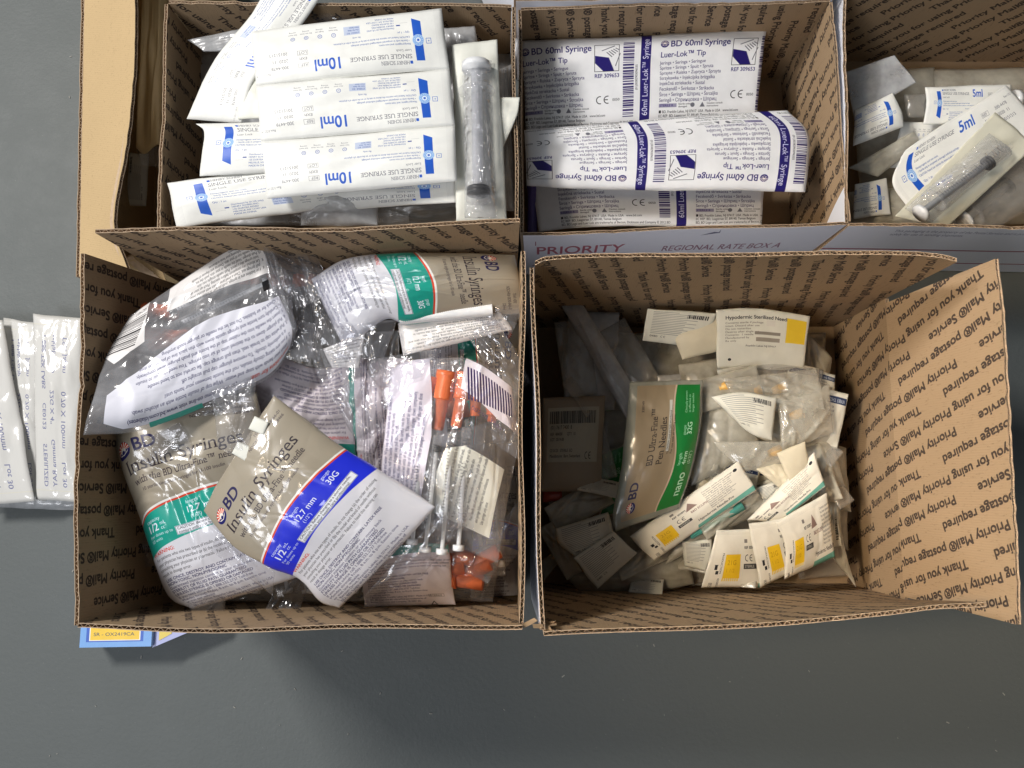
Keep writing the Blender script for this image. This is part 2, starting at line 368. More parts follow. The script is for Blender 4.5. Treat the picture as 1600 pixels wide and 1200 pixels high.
def art_label(kind=0):
    w, h = 640, 520
    c = Canvas(w, h, (.86, .85, .80))
    if kind == 0:      # bar code label on a pouch
        c.px[..., :3] = (.62, .57, .50); c.rect(60, 60, 520, 300, (.72, .70, .64))
        c.bars(80, 80, 470, 70, INK, 3, True, 3); c.text(90, 180, 30, '(01) 7617 7400  8', INK); c.lines(90, 215, 24, 30, ['REF  484000       QTY  10', 'LOT  2019-08', '', 'CE 0123   STERILE  EO', 'Manufacturer  Bern, Switzerland'], INK)
        ce_mark(c, 450, 345, 40, INK)
    elif kind == 1:    # small text label
        for k in range(14): c.rect(60, 40 + k * 26, 240 + (k * 97) % 200, 7, (.5, .5, .5))
        c.text(60, 440, 40, '0480', INK); ce_mark(c, 170, 440, 30, INK); c.bars(380, 60, 200, 60, INK, 8, True, 4)
    elif kind == 2:    # blue headed strip
        c.rect(20, 50, 600, 66, (.16, .22, .36)); c.text(60, 102, 48, 'ALCOHOL  B BRAUN', (.75, .78, .82), bold=.02, width=500)
        c.lines(50, 160, 34, 38, ['Sterile Single Use', 'STERILE unless unit', 'package is opened', 'or damaged', 'Do not re-use', 'LOT 16G21  LATEX', 'REF 31085', 'Rx only  CE 0123', 'Made in Poland'], (.25, .25, .28), bold=.008)
    elif kind == 3:    # hypodermic header
        c.text(60, 90, 44, 'Hypodermic Sterilized Needle', INK, bold=.02, width=440)
        c.lines(60, 130, 24, 26, ['Contents sterile if package', 'intact. Discard after use', 'Do not resterilize', 'Destroy after single use', 'Contents:  1 needle', 'Manufactured by', 'Rx only'], (.4, .38, .35))
        c.rect(260, 200, 180, 26, (.55, .52, .48)); c.rect(270, 250, 170, 34, (.6, .57, .52)); c.text(200, 330, 22, 'Franklin Lakes NJ 07417', INK)
        c.rect(480, 60, 140, 220, (.90, .76, .20)); c.rect(340, 100, 60, 50, (.84, .82, .78)); c.disc(90, 440, 12, INK)
    return c

def art_tsk():
    w, h = 420, 1100
    c = Canvas(w, h, (.93, .92, .89), .80)
    b = (.42, .44, .60)
    for i, (t, x) in enumerate((('1 888 TSK LABS      CE0123      STERILIZED', 130), ('tsklab.co.jp       22G X 4"      Gamma RAY', 210), ('TSK Japan       0.70 X 100mm     Lot 30', 300))):
        c.text(x, 1020, 50, t, b, rot=-90, width=900, bold=.012, mirror=True)
    c.rect(0, 60, 420, 5, (.85, .84, .78)); c.rect(0, 1040, 420, 5, (.85, .84, .78))
    return c

def art_srox():
    c = Canvas(700, 300, (.45, .66, .90))
    c.rect(60, 0, 560, 230, (.12, .35, .75)); c.rect(90, 0, 500, 215, (.95, .95, .92)); c.rect(100, 0, 480, 205, (.95, .78, .10))
    c.text(130, 150, 62, 'SR - OX2419CA', (.30, .32, .30), bold=.015, width=400)
    return c

def art_ext(kind):
    c = Canvas(1600, 420, (.93, .935, .965))
    if kind == 0:
        R = (.55, .16, .25)
        c.text(60, 190, 110, 'PRIORITY', (.70, .38, .44), bold=.015, width=470); c.text(215, 285, 92, 'MAIL', (.28, .22, .35), bold=.03, width=230)
        for x in (130, 520):
            c.poly([(x + 26 * (1 if k % 2 == 0 else .4) * math.sin(k * math.pi / 5), 255 - 26 * (1 if k % 2 == 0 else .4) * math.cos(k * math.pi / 5)) for k in range(10)], (.28, .22, .35))
        c.text(740, 200, 72, 'REGIONAL RATE BOX A', (.60, .42, .50), bold=.01, width=640)
        c.rect(40, 310, 560, 6, R); c.poly([(900, 60), (960, 30), (985, 34), (985, 10), (992, 40)], (.4, .4, .5))
        c.rect(60, 60, 4, 40, R)
    else:
        c.rect(0, 200, 1600, 9, (.60, .20, .30)); c.rect(0, 330, 1600, 8, (.60, .20, .30))
        c.lines(260, 50, 26, 28, ['This packaging is the property of the Postal Service and is provided', 'solely for use in sending shipments.'], (.5, .5, .6))
        c.text(1150, 260, 36, 'UNITED STATES POSTAL SERVICE', (.45, .4, .55)); c.poly([(1100, 130), (1180, 90), (1300, 100), (1260, 140), (1130, 150)], (.45, .3, .4))
    return c

def art_kraft():
    """repeating print of the inside of the cartons: tile 0.40 m x 0.132 m, mask in the red channel"""
    w, h = 2048, 660; rows = 8; p = h / rows
    c = Canvas(w, h, (0, 0, 0))
    A = 'Thank you for using Priority Mail\u00ae Service'; B = 'Priority Mail\u00ae postage required'
    for r in range(rows):
        off = (r * 0.315 * w) % w
        y = (r + .75) * p
        for base in (off, off - w, off + w):
            c.text(base, y, 52, A, (1, 1, 1), bold=.055, width=.49 * w); c.text(base + .555 * w, y, 52, B, (1, 1, 1), bold=.055, width=.37 * w)
    return c

# ------------------------------------------------------------------ materials
def newmat(n):
    m = bpy.data.materials.new(n); m.use_nodes = True; t = m.node_tree; t.nodes.clear()
    o = t.nodes.new('ShaderNodeOutputMaterial'); return m, t, o
def N(t, typ, **k):
    n = t.nodes.new(typ)
    for a, b in k.items():
        if a.startswith('_'): setattr(n, a[1:], b)
        else:
            n.inputs[int(a[1:]) if a[0] == 'i' and a[1:].isdigit() else a.replace('__', ' ')].default_value = b
    return n
def L(t, a, ai, b, bi): t.links.new(a.outputs[ai], b.inputs[bi])
def mixrgb(t, fac, a, b, mode='MIX'):
    n = t.nodes.new('ShaderNodeMix'); n.data_type = 'RGBA'; n.blend_type = mode
    for i, v in ((0, fac), (6, a), (7, b)):
        if isinstance(v, (int, float)): n.inputs[i].default_value = v
        elif isinstance(v, tuple): n.inputs[i].default_value = v if len(v) == 4 else v + (1,)
        else: t.links.new(v, n.inputs[i])
    return n.outputs[2]
def ramp(t, src, stops):
    r = t.nodes.new('ShaderNodeValToRGB'); el = r.color_ramp.elements
    while len(el) < len(stops): el.new(.5)
    for e, (p, c) in zip(el, stops): e.position = p; e.color = c if len(c) == 4 else c + (1,)
    t.links.new(src, r.inputs[0]); return r.outputs[0]
def noise(t, scale, detail=3, rough=.55, vec=None, coord='Object', stretch=None):
    tc = t.nodes.new('ShaderNodeTexCoord'); v = tc.outputs[coord]
    if stretch:
        mp = t.nodes.new('ShaderNodeMapping'); mp.inputs['Scale'].default_value = stretch; t.links.new(v, mp.inputs[0]); v = mp.outputs[0]
    n = t.nodes.new('ShaderNodeTexNoise'); n.inputs['Scale'].default_value = scale; n.inputs['Detail'].default_value = detail; n.inputs['Roughness'].default_value = rough
    t.links.new(v, n.inputs[0]); return n.outputs[0]
def bump(t, src, strength, dist):
    b = t.nodes.new('ShaderNodeBump'); b.inputs['Strength'].default_value = strength; b.inputs['Distance'].default_value = dist
    t.links.new(src, b.inputs['Height']); return b.outputs[0]
def simple(name, col, rough=.5, nscale=0, var=.15, bstr=0.0, metallic=0, spec=.5):
    m, t, o = newmat(name); p = N(t, 'ShaderNodeBsdfPrincipled', Roughness=rough, Metallic=metallic)
    p.inputs['Specular IOR Level'].default_value = spec
    if nscale:
        n = noise(t, nscale, 4)
        c = mixrgb(t, n, tuple(x * (1 - var) for x in col), tuple(min(1, x * (1 + var)) for x in col)); t.links.new(c, p.inputs[0])
        if bstr: t.links.new(bump(t, n, bstr, .001), p.inputs['Normal'])
    else: p.inputs[0].default_value = col + (1,)
    L(t, p, 0, o, 0); return m

IMG = {}
def img(key, fn):
    if key not in IMG: IMG[key] = fn().image('print_' + key)
    return IMG[key]

def kraft_mat(name, printed, base=(.385, .270, .162)):
    m, t, o = newmat(name); p = N(t, 'ShaderNodeBsdfPrincipled', Roughness=.78)
    p.inputs['Specular IOR Level'].default_value = .25
    n1 = noise(t, 9, 4); n2 = noise(t, 700, 3, .7, stretch=(1, 1, .12)); n3 = noise(t, 60, 5, .6)
    c = mixrgb(t, n1, tuple(x * .90 for x in base), tuple(x * 1.10 for x in base))
    c = mixrgb(t, ramp(t, n2, [(.30, (1, 1, 1)), (.42, (0, 0, 0))]), c, tuple(x * .70 for x in base))
    c = mixrgb(t, ramp(t, n3, [(.62, (0, 0, 0)), (.8, (.35, .35, .35))]), c, tuple(x * .72 for x in base))
    # faint flute lines showing through the liner
    uvn = t.nodes.new('ShaderNodeUVMap'); uvn.uv_map = 'flute'
    wv = t.nodes.new('ShaderNodeTexWave'); wv.inputs['Scale'].default_value = 1.0; wv.inputs['Distortion'].default_value = .6; wv.inputs['Detail'].default_value = 1
    t.links.new(uvn.outputs[0], wv.inputs[0])
    c = mixrgb(t, ramp(t, wv.outputs[0], [(.0, (.10, .10, .10)), (.35, (0, 0, 0))]), c, tuple(x * .6 for x in base))
    if printed:
        im = t.nodes.new('ShaderNodeTexImage'); im.image = img('kraft', art_kraft); im.image.colorspace_settings.name = 'Non-Color'
        uv = t.nodes.new('ShaderNodeUVMap'); uv.uv_map = 'UVMap'; t.links.new(uv.outputs[0], im.inputs[0])
        wear = ramp(t, noise(t, 500, 3, .7), [(.25, (.6, .6, .6)), (.40, (.92, .92, .92))])
        f = mixrgb(t, 1.0, im.outputs[0], wear, 'MULTIPLY')
        c = mixrgb(t, f, c, (.030, .022, .022))
    t.links.new(c, p.inputs[0]); t.links.new(bump(t, wv.outputs[0], .12, .0006), p.inputs['Normal'])
    L(t, p, 0, o, 0); return m

def white_mat(name, key=None, fn=None, base=(.84, .85, .90)):
    m, t, o = newmat(name); p = N(t, 'ShaderNodeBsdfPrincipled', Roughness=.45)
    n1 = noise(t, 14, 4)
    c = mixrgb(t, n1, tuple(x * .94 for x in base), base)
    if key:
        im = t.nodes.new('ShaderNodeTexImage'); im.image = img(key, fn); im.extension = 'CLIP'
        uv = t.nodes.new('ShaderNodeUVMap'); uv.uv_map = 'UVMap'; t.links.new(uv.outputs[0], im.inputs[0])
        c = mixrgb(t, im.outputs[1], c, im.outputs[0])
    t.links.new(c, p.inputs[0]); L(t, p, 0, o, 0); return m

def paper_mat(key, fn, rough=.5, gloss=.35, tint=(1, 1, 1)):
    m, t, o = newmat('paper_' + key); p = N(t, 'ShaderNodeBsdfPrincipled', Roughness=rough); p.inputs['Specular IOR Level'].default_value = gloss
    im = t.nodes.new('ShaderNodeTexImage'); im.image = img(key, fn); im.extension = 'EXTEND'
    n = noise(t, 45, 5, .6); c = mixrgb(t, ramp(t, n, [(.3, (.90, .90, .90)), (.65, (1, 1, 1))]), (0, 0, 0), im.outputs[0])
    c = mixrgb(t, 1.0, c, tint, 'MULTIPLY')
    t.links.new(c, p.inputs[0]); t.links.new(bump(t, noise(t, 55, 4, .6), .22, .0012), p.inputs['Normal'])
    L(t, p, 0, o, 0); return m

def film_mat(name, key=None, fn=None, haze=.05, hazecol=(.75, .76, .80), gl=.12, rough=.42, wr=.6, scale=38, mult=1.0, tint=None):
    """clear wrinkled plastic film, printed where the artwork is opaque"""
    m, t, o = newmat(name)
    n = noise(t, scale, 1.3, .5); rg = t.nodes.new('ShaderNodeMath'); rg.operation = 'ABSOLUTE'
    sb = t.nodes.new('ShaderNodeMath'); sb.operation = 'SUBTRACT'; sb.inputs[1].default_value = .5; t.links.new(n, sb.inputs[0]); t.links.new(sb.outputs[0], rg.inputs[0])
    vo = t.nodes.new('ShaderNodeTexVoronoi'); vo.feature = 'DISTANCE_TO_EDGE'; vo.inputs['Scale'].default_value = scale * .5
    tcn = t.nodes.new('ShaderNodeTexCoord'); ds = t.nodes.new('ShaderNodeVectorMath'); ds.operation = 'MULTIPLY_ADD'; ds.inputs[1].default_value = (.02, .02, .02)
    nn_ = t.nodes.new('ShaderNodeTexNoise'); nn_.inputs['Scale'].default_value = 30; t.links.new(tcn.outputs['Object'], nn_.inputs[0])
    t.links.new(nn_.outputs['Color'], ds.inputs[0]); t.links.new(tcn.outputs['Object'], ds.inputs[2]); t.links.new(ds.outputs[0], vo.inputs['Vector'])
    sm = t.nodes.new('ShaderNodeMath'); sm.operation = 'MULTIPLY_ADD'; sm.inputs[1].default_value = .9; t.links.new(vo.outputs[0], sm.inputs[0]); t.links.new(rg.outputs[0], sm.inputs[2])
    nm = bump(t, sm.outputs[0], wr, .009)
    tr = N(t, 'ShaderNodeBsdfTransparent'); tr.inputs[0].default_value = (.97, .97, .98, 1)
    pr = N(t, 'ShaderNodeBsdfPrincipled', Roughness=rough); pr.inputs['Specular IOR Level'].default_value = .4
    pr.inputs[0].default_value = hazecol + (1,)
    mx = t.nodes.new('ShaderNodeMixShader')
    hz = ramp(t, noise(t, 30, 4, .6), [(.3, (haze * .5,) * 3), (.7, (haze * 1.5,) * 3)])
    if key:
        im = t.nodes.new('ShaderNodeTexImage'); im.image = img(key, fn); im.extension = 'EXTEND'
        c = mixrgb(t, im.outputs[1], hazecol, im.outputs[0])
        if tint: c = mixrgb(t, 1.0, c, tint, 'MULTIPLY')
        if mult != 1: c = mixrgb(t, 1.0, c, (mult, mult, mult), 'MULTIPLY')
        t.links.new(c, pr.inputs[0])
        mm = t.nodes.new('ShaderNodeMath'); mm.operation = 'MAXIMUM'; t.links.new(im.outputs[1], mm.inputs[0]); t.links.new(hz, mm.inputs[1]); t.links.new(mm.outputs[0], mx.inputs[0])
    else: t.links.new(hz, mx.inputs[0])
    L(t, tr, 0, mx, 1); L(t, pr, 0, mx, 2)
    g = N(t, 'ShaderNodeBsdfGlossy', Roughness=gl); g.inputs[0].default_value = (1, 1, 1, 1); t.links.new(nm, g.inputs['Normal'])
    lw = t.nodes.new('ShaderNodeLayerWeight'); lw.inputs[0].default_value = .5; t.links.new(nm, lw.inputs['Normal'])
    pw = t.nodes.new('ShaderNodeMath'); pw.operation = 'POWER'; pw.inputs[1].default_value = 4.0; t.links.new(lw.outputs[1], pw.inputs[0])
    fr = t.nodes.new('ShaderNodeMath'); fr.operation = 'MULTIPLY_ADD'; fr.inputs[1].default_value = .7; fr.inputs[2].default_value = .045; fr.use_clamp = True; t.links.new(pw.outputs[0], fr.inputs[0])
    m2 = t.nodes.new('ShaderNodeMixShader'); t.links.new(fr.outputs[0], m2.inputs[0]); L(t, mx, 0, m2, 1); L(t, g, 0, m2, 2); L(t, m2, 0, o, 0)
    return m

def plastic(name, col, alpha=1.0, rough=.25):
    m, t, o = newmat(name); pr = N(t, 'ShaderNodeBsdfPrincipled', Roughness=rough); pr.inputs[0].default_value = col + (1,)
    n = noise(t, 200, 2); c = mixrgb(t, n, tuple(x * .85 for x in col), col); t.links.new(c, pr.inputs[0])
    if alpha < 1:
        tr = N(t, 'ShaderNodeBsdfTransparent'); mx = t.nodes.new('ShaderNodeMixShader')
        lw = t.nodes.new('ShaderNodeLayerWeight'); lw.inputs[0].default_value = .35
        f = ramp(t, lw.outputs[1], [(0, (alpha,) * 3), (.8, (min(1, alpha + .24),) * 3)])
        t.links.new(f, mx.inputs[0]); L(t, tr, 0, mx, 1); L(t, pr, 0, mx, 2); L(t, mx, 0, o, 0)
    else: L(t, pr, 0, o, 0)
    return m

M = {}
M['kraft_in'] = kraft_mat('printed_kraft_board', True)
M['kraft'] = kraft_mat('kraft_board', False)
M['kraft_y'] = kraft_mat('yellow_kraft_board', False, (.52, .375, .20))
M['raw'] = simple('torn_corrugated_edge', (.50, .37, .25), .9, 300, .35)
M['white'] = white_mat('white_coated_board')
M['clear'] = film_mat('clear_film')
M['clear_dull'] = film_mat('dull_clear_film', haze=.22, hazecol=(.62, .60, .54), gl=.24)
M['frost'] = film_mat('milky_film', haze=.52, hazecol=(.62, .59, .49), gl=.28, wr=.5)
M['frost_c'] = film_mat('cool_milky_film', haze=.45, hazecol=(.70, .71, .72), gl=.22, wr=.6)
M['haze_film'] = film_mat('hazy_film', haze=.34, hazecol=(.70, .67, .56), gl=.14, wr=.6)
M['orange'] = plastic('orange_plastic', (.82, .19, .07), rough=.35)
M['orange_dot'] = plastic('amber_plastic', (.80, .47, .12), rough=.4)
M['teal_pl'] = plastic('teal_plastic', (.10, .42, .36))
M['red_pl'] = plastic('red_plastic', (.5, .08, .05))
M['black'] = plastic('black_rubber', (.015, .015, .017), rough=.4)
M['barrel'] = plastic('clear_barrel', (.92, .93, .95), .06, .12)
M['rod'] = plastic('plunger_plastic', (.93, .94, .95), .95, .2)
M['white_pl'] = plastic('white_plastic', (.78, .78, .76))
M['ink'] = simple('black_ink', (.03, .03, .035), .6)

# ------------------------------------------------------------------ objects
OFF = {}
def thing(name, label, cat, loc, group=None):
    o = bpy.data.objects.new(name, None); COL.objects.link(o); o.location = loc; o.empty_display_size = .02
    o['label'] = label; o['category'] = cat
    if group: o['group'] = group
    OFF[o.name] = np.array(loc, float); return o
def mk(name, V, F, mats, parent=None, uv=None, mi=None, smooth=True, label=None, uv2=None):
    off = OFF[parent.name] if parent is not None else np.zeros(3)
    V = np.asarray(V, float) - off
    me = bpy.data.meshes.new(name); me.from_pydata(V.tolist(), [], [list(map(int, f)) for f in F])
    for m in (mats if isinstance(mats, (list, tuple)) else [mats]): me.materials.append(m)
    for nm, u in (('UVMap', uv), ('flute', uv2)):
        if u is None: continue
        l = me.uv_layers.new(name=nm)
        idx = np.empty(len(me.loops), np.int32); me.loops.foreach_get('vertex_index', idx)
        l.data.foreach_set('uv', np.asarray(u, np.float32)[idx].ravel())
    if mi is not None: me.polygons.foreach_set('material_index', np.asarray(mi, np.int32))
    me.polygons.foreach_set('use_smooth', [smooth] * len(me.polygons)); me.update()
    o = bpy.data.objects.new(name, me); COL.objects.link(o)
    if parent is not None: o.parent = parent
    if label: o['label'] = label
    OFF[o.name] = off
    return o

def cat_rom(pts, n, smooth=True):
    p = np.array(pts, float)
    if len(p) == 2 or not smooth:
        d = np.r_[0, np.cumsum(np.linalg.norm(np.diff(p, axis=0), axis=1))]; s = np.linspace(0, d[-1], n + 1)
        return np.stack([np.interp(s, d, p[:, k]) for k in range(3)], 1)
    q = np.vstack([2 * p[0] - p[1], p, 2 * p[-1] - p[-2]]); out = []
    for i in range(1, len(q) - 2):
        t = np.linspace(0, 1, 12, endpoint=False)[:, None]
        out.append(.5 * ((2 * q[i]) + (-q[i - 1] + q[i + 1]) * t + (2 * q[i - 1] - 5 * q[i] + 4 * q[i + 1] - q[i + 2]) * t ** 2 + (-q[i - 1] + 3 * q[i] - 3 * q[i + 1] + q[i + 2]) * t ** 3))
    p = np.vstack(out + [p[-1:]])
    return cat_rom(p, n, False) if len(p) > 2 else p
def coons(top, right, bottom, left, nu, nv, smooth=True):
    T = cat_rom(top, nu, smooth); B = cat_rom(bottom, nu, smooth); Lf = cat_rom(left, nv, smooth); R = cat_rom(right, nv, smooth)
    u = np.linspace(0, 1, nu + 1)[None, :, None]; v = np.linspace(0, 1, nv + 1)[:, None, None]
    G = (1 - v) * T[None] + v * B[None] + (1 - u) * Lf[:, None] + u * R[:, None]
    G -= (1 - u) * (1 - v) * T[0] + u * (1 - v) * T[-1] + (1 - u) * v * B[0] + u * v * B[-1]
    return G
def grid_faces(nu, nv, base=0, flip=False):
    j, i = np.mgrid[0:nv, 0:nu]; a = base + j * (nu + 1) + i
    f = np.stack([a, a + nu + 1, a + nu + 2, a + 1], -1).reshape(-1, 4)
    return f[:, ::-1] if flip else f

def relief(u, v, seed, crease, nz, ridge=None):
    r = np.random.RandomState(seed); h = np.zeros_like(u)
    for k in range(9):                                  # straight creases
        a = r.uniform(0, math.pi); c = r.uniform(.1, .9, 2)
        d = (u - c[0]) * math.cos(a) + (v - c[1]) * math.sin(a) + .03 * np.sin(7 * u + 9 * v + k)
        w = r.uniform(.04, .16); h += crease * r.uniform(-1, 1) * np.maximum(0, 1 - np.abs(d) / w)
    for k in range(16):                                 # sharp fold lines
        a = r.uniform(0, math.pi); c = r.uniform(0, 1, 2); x = (u - c[0]) * math.cos(a) + (v - c[1]) * math.sin(a); y = -(u - c[0]) * math.sin(a) + (v - c[1]) * math.cos(a)
        w = r.uniform(.010, .026); ln = r.uniform(.12, .5); h += crease * .40 * r.choice((-.6, 1)) * np.maximum(0, 1 - np.abs(x + .02 * np.sin(y * 9 + k)) / w) * np.clip(1.2 - np.abs(y) / ln, 0, 1)
    for k in range(8):
        f = r.uniform(2, 11); a = r.uniform(0, 6.28); h += nz * (3 / f) * np.sin(f * (u * math.cos(a) + v * math.sin(a)) * 2 + r.uniform(0, 6.28)) * .5
    for k in range(6):
        f = r.uniform(14, 26); a = r.uniform(0, 6.28); h += crease * .02 * (1 - 2 * np.abs(np.sin(f * (u * math.cos(a) + v * math.sin(a)) + 2 * np.sin(5 * u + k))))
    return h

def surf(top, right, bottom, left, nu=44, nv=30, bulge=.004, crease=.0012, nz=.0015, seed=1, jag=.0004):
    c = lambda e: [P(*q) for q in e]
    G = coons(c(top), c(right), c(bottom), c(left), nu, nv)
    u, v = np.meshgrid(np.linspace(0, 1, nu + 1), np.linspace(0, 1, nv + 1))
    B = (np.clip(4 * u * (1 - u), 0, 1) * np.clip(4 * v * (1 - v), 0, 1)) ** .55
    sc = float(np.clip(np.linalg.norm(G[0, 0] - G[-1, -1]) / .17, .12, 1)); crease *= sc; nz *= sc
    G[..., 2] += bulge * B + relief(u, v, seed, crease, nz) * (.35 + .65 * B)
    r = np.random.RandomState(seed + 99)
    for sl in ((0, slice(None)), (-1, slice(None)), (slice(None), 0), (slice(None), -1)):
        k_ = G[sl].shape[0]; q_ = np.linspace(0, 1, k_) * np.linalg.norm(G[sl][0] - G[sl][-1]) * 55
        w_ = sum(np.sin(q_ * f_ + r.uniform(0, 6.3)) / f_ for f_ in (1.0, 2.3, 4.1)); w_ *= np.sin(np.linspace(0, math.pi, k_))
        G[sl][..., :2] += (w_ * jag * 1.6)[:, None] * np.array([r.uniform(.4, 1), r.uniform(.4, 1)]) + r.normal(0, jag * .12, G[sl][..., :2].shape)
    return G, B, u, v

def sheet_mesh(name, G, B, mat, parent, thick, back=None, uvr=(0, 1, 0, 1), label=None):
    nv, nu = G.shape[0] - 1, G.shape[1] - 1
    G2 = G.copy(); G2[..., 2] -= .0006 + thick * B
    u, v = np.meshgrid(np.linspace(uvr[0], uvr[1], nu + 1), np.linspace(uvr[2], uvr[3], nv + 1))
    uv = np.stack([u, 1 - v], -1).reshape(-1, 2)
    n = (nu + 1) * (nv + 1)
    V = np.vstack([G.reshape(-1, 3), G2.reshape(-1, 3)])
    F = [grid_faces(nu, nv), grid_faces(nu, nv, n, True)]
    ring = [i for i in range(nu + 1)] + [j * (nu + 1) + nu for j in range(1, nv + 1)] + [nv * (nu + 1) + i for i in range(nu - 1, -1, -1)] + [j * (nu + 1) for j in range(nv - 1, 0, -1)]
    ring = np.array(ring); nx = np.roll(ring, -1)
    F.append(np.stack([ring, nx, nx + n, ring + n], -1)); FF = np.vstack(F)
    mi = np.zeros(len(FF), int)
    if back is not None: mi[nu * nv:2 * nu * nv] = 1
    return mk(name, V, FF, [mat] + ([back] if back is not None else []), parent, np.vstack([uv, uv]), mi, label=label)

def edges(q, t=(), r=(), b=(), l=()):
    """corners TL, TR, BR, BL of the artwork, optional way points along each edge"""
    TL, TR, BR, BL = q
    return [TL, *t, TR], [TR, *r, BR], [BL, *b, BR], [TL, *l, BL]

def pouch(name, label, cat, q, mat, back=None, t=(), r=(), b=(), l=(), thick=.006, group=None, part='wrapper', uvr=(0, 1, 0, 1), **k):
    top, right, bottom, left = edges(q, t, r, b, l)
    G, B, u, v = surf(top, right, bottom, left, **k)
    c = G.reshape(-1, 3).mean(0); root = thing(name, label, cat, (c[0], c[1], G[..., 2].min() - thick), group)
    sheet_mesh(part, G, B, mat, root, thick, back, uvr)
    return root

def lathe(name, p0, p1, prof, mat, parent, seg=14, label=None):
    p0, p1 = np.array(p0), np.array(p1); a = p1 - p0; Ln = np.linalg.norm(a); a = a / Ln
    x = np.cross(a, [0, 0, 1.0]); x /= np.linalg.norm(x); y = np.cross(x, a)
    V = []; F = []
    for (s, r) in prof:
        for k in range(seg):
            w = 2 * math.pi * k / seg; V.append(p0 + a * s * Ln + (x * math.cos(w) + y * math.sin(w)) * r)
    for i in range(len(prof) - 1):
        for k in range(seg):
            k2 = (k + 1) % seg; F.append((i * seg + k, i * seg + k2, (i + 1) * seg + k2, (i + 1) * seg + k))
    off = len(F)
    me = mk(name, V, F, mat, parent, label=label)
    return me

def syringe(parent, a, b, r=.004, cap=None, stop=.35, z=None, marks=False, capm='orange'):
    """barrel from point a (needle end) to b (thumb end)"""
    A, B_ = P(*a), P(*b)
    s = lathe('barrel', A, B_, [(.0, r * .35), (.06, r * .4), (.065, r), (.80, r), (.80, r * 1.5), (.815, r * 1.5), (.815, r * .9)], M['barrel'], parent)
    at = lambda f: A + (B_ - A) * f
    lathe('plunger_rod', at(stop + .04), at(1.0), [(0, r * .1), (0, r * .45), (.95, r * .45), (.95, r * 1.2), (1, r * 1.2), (1, 0.0001)], M['rod'], parent)
    lathe('rubber_stopper', at(stop), at(stop + .055), [(0, r * .2), (.2, r * .93), (.4, r * .93), (.42, r * .8), (.6, r * .8), (.62, r * .93), (1, r * .93), (1, .0001)], M['black'], parent)
    if cap: lathe('needle_cap', at(-cap), at(.075), [(0, .0001), (0, r * .5), (.25, r * .62), (.5, r * .85), (.55, r * 1.18), (1, r * 1.25), (1, r)], M[capm], parent)
    if marks:
        V = []; F = []; ax = (B_ - A) / np.linalg.norm(B_ - A); sx_ = np.cross(ax, [0, 0, 1.0]); sx_ /= np.linalg.norm(sx_)
        for k in range(26):
            f = .14 + k * .025; w = r * (.75 if k % 5 == 0 else .42); c = at(f) + np.array([0, 0, r * 1.0]) + sx_ * r * .1
            i = len(V); tk = ax * .00022
            for q in (-tk, tk):
                V += [c + q, c + q + sx_ * w - np.array([0, 0, w * w / (2 * r)])]
            F.append((i, i + 1, i + 3, i + 2))
        mk('scale_marks', V, F, M['ink'], s, smooth=False)
    return s

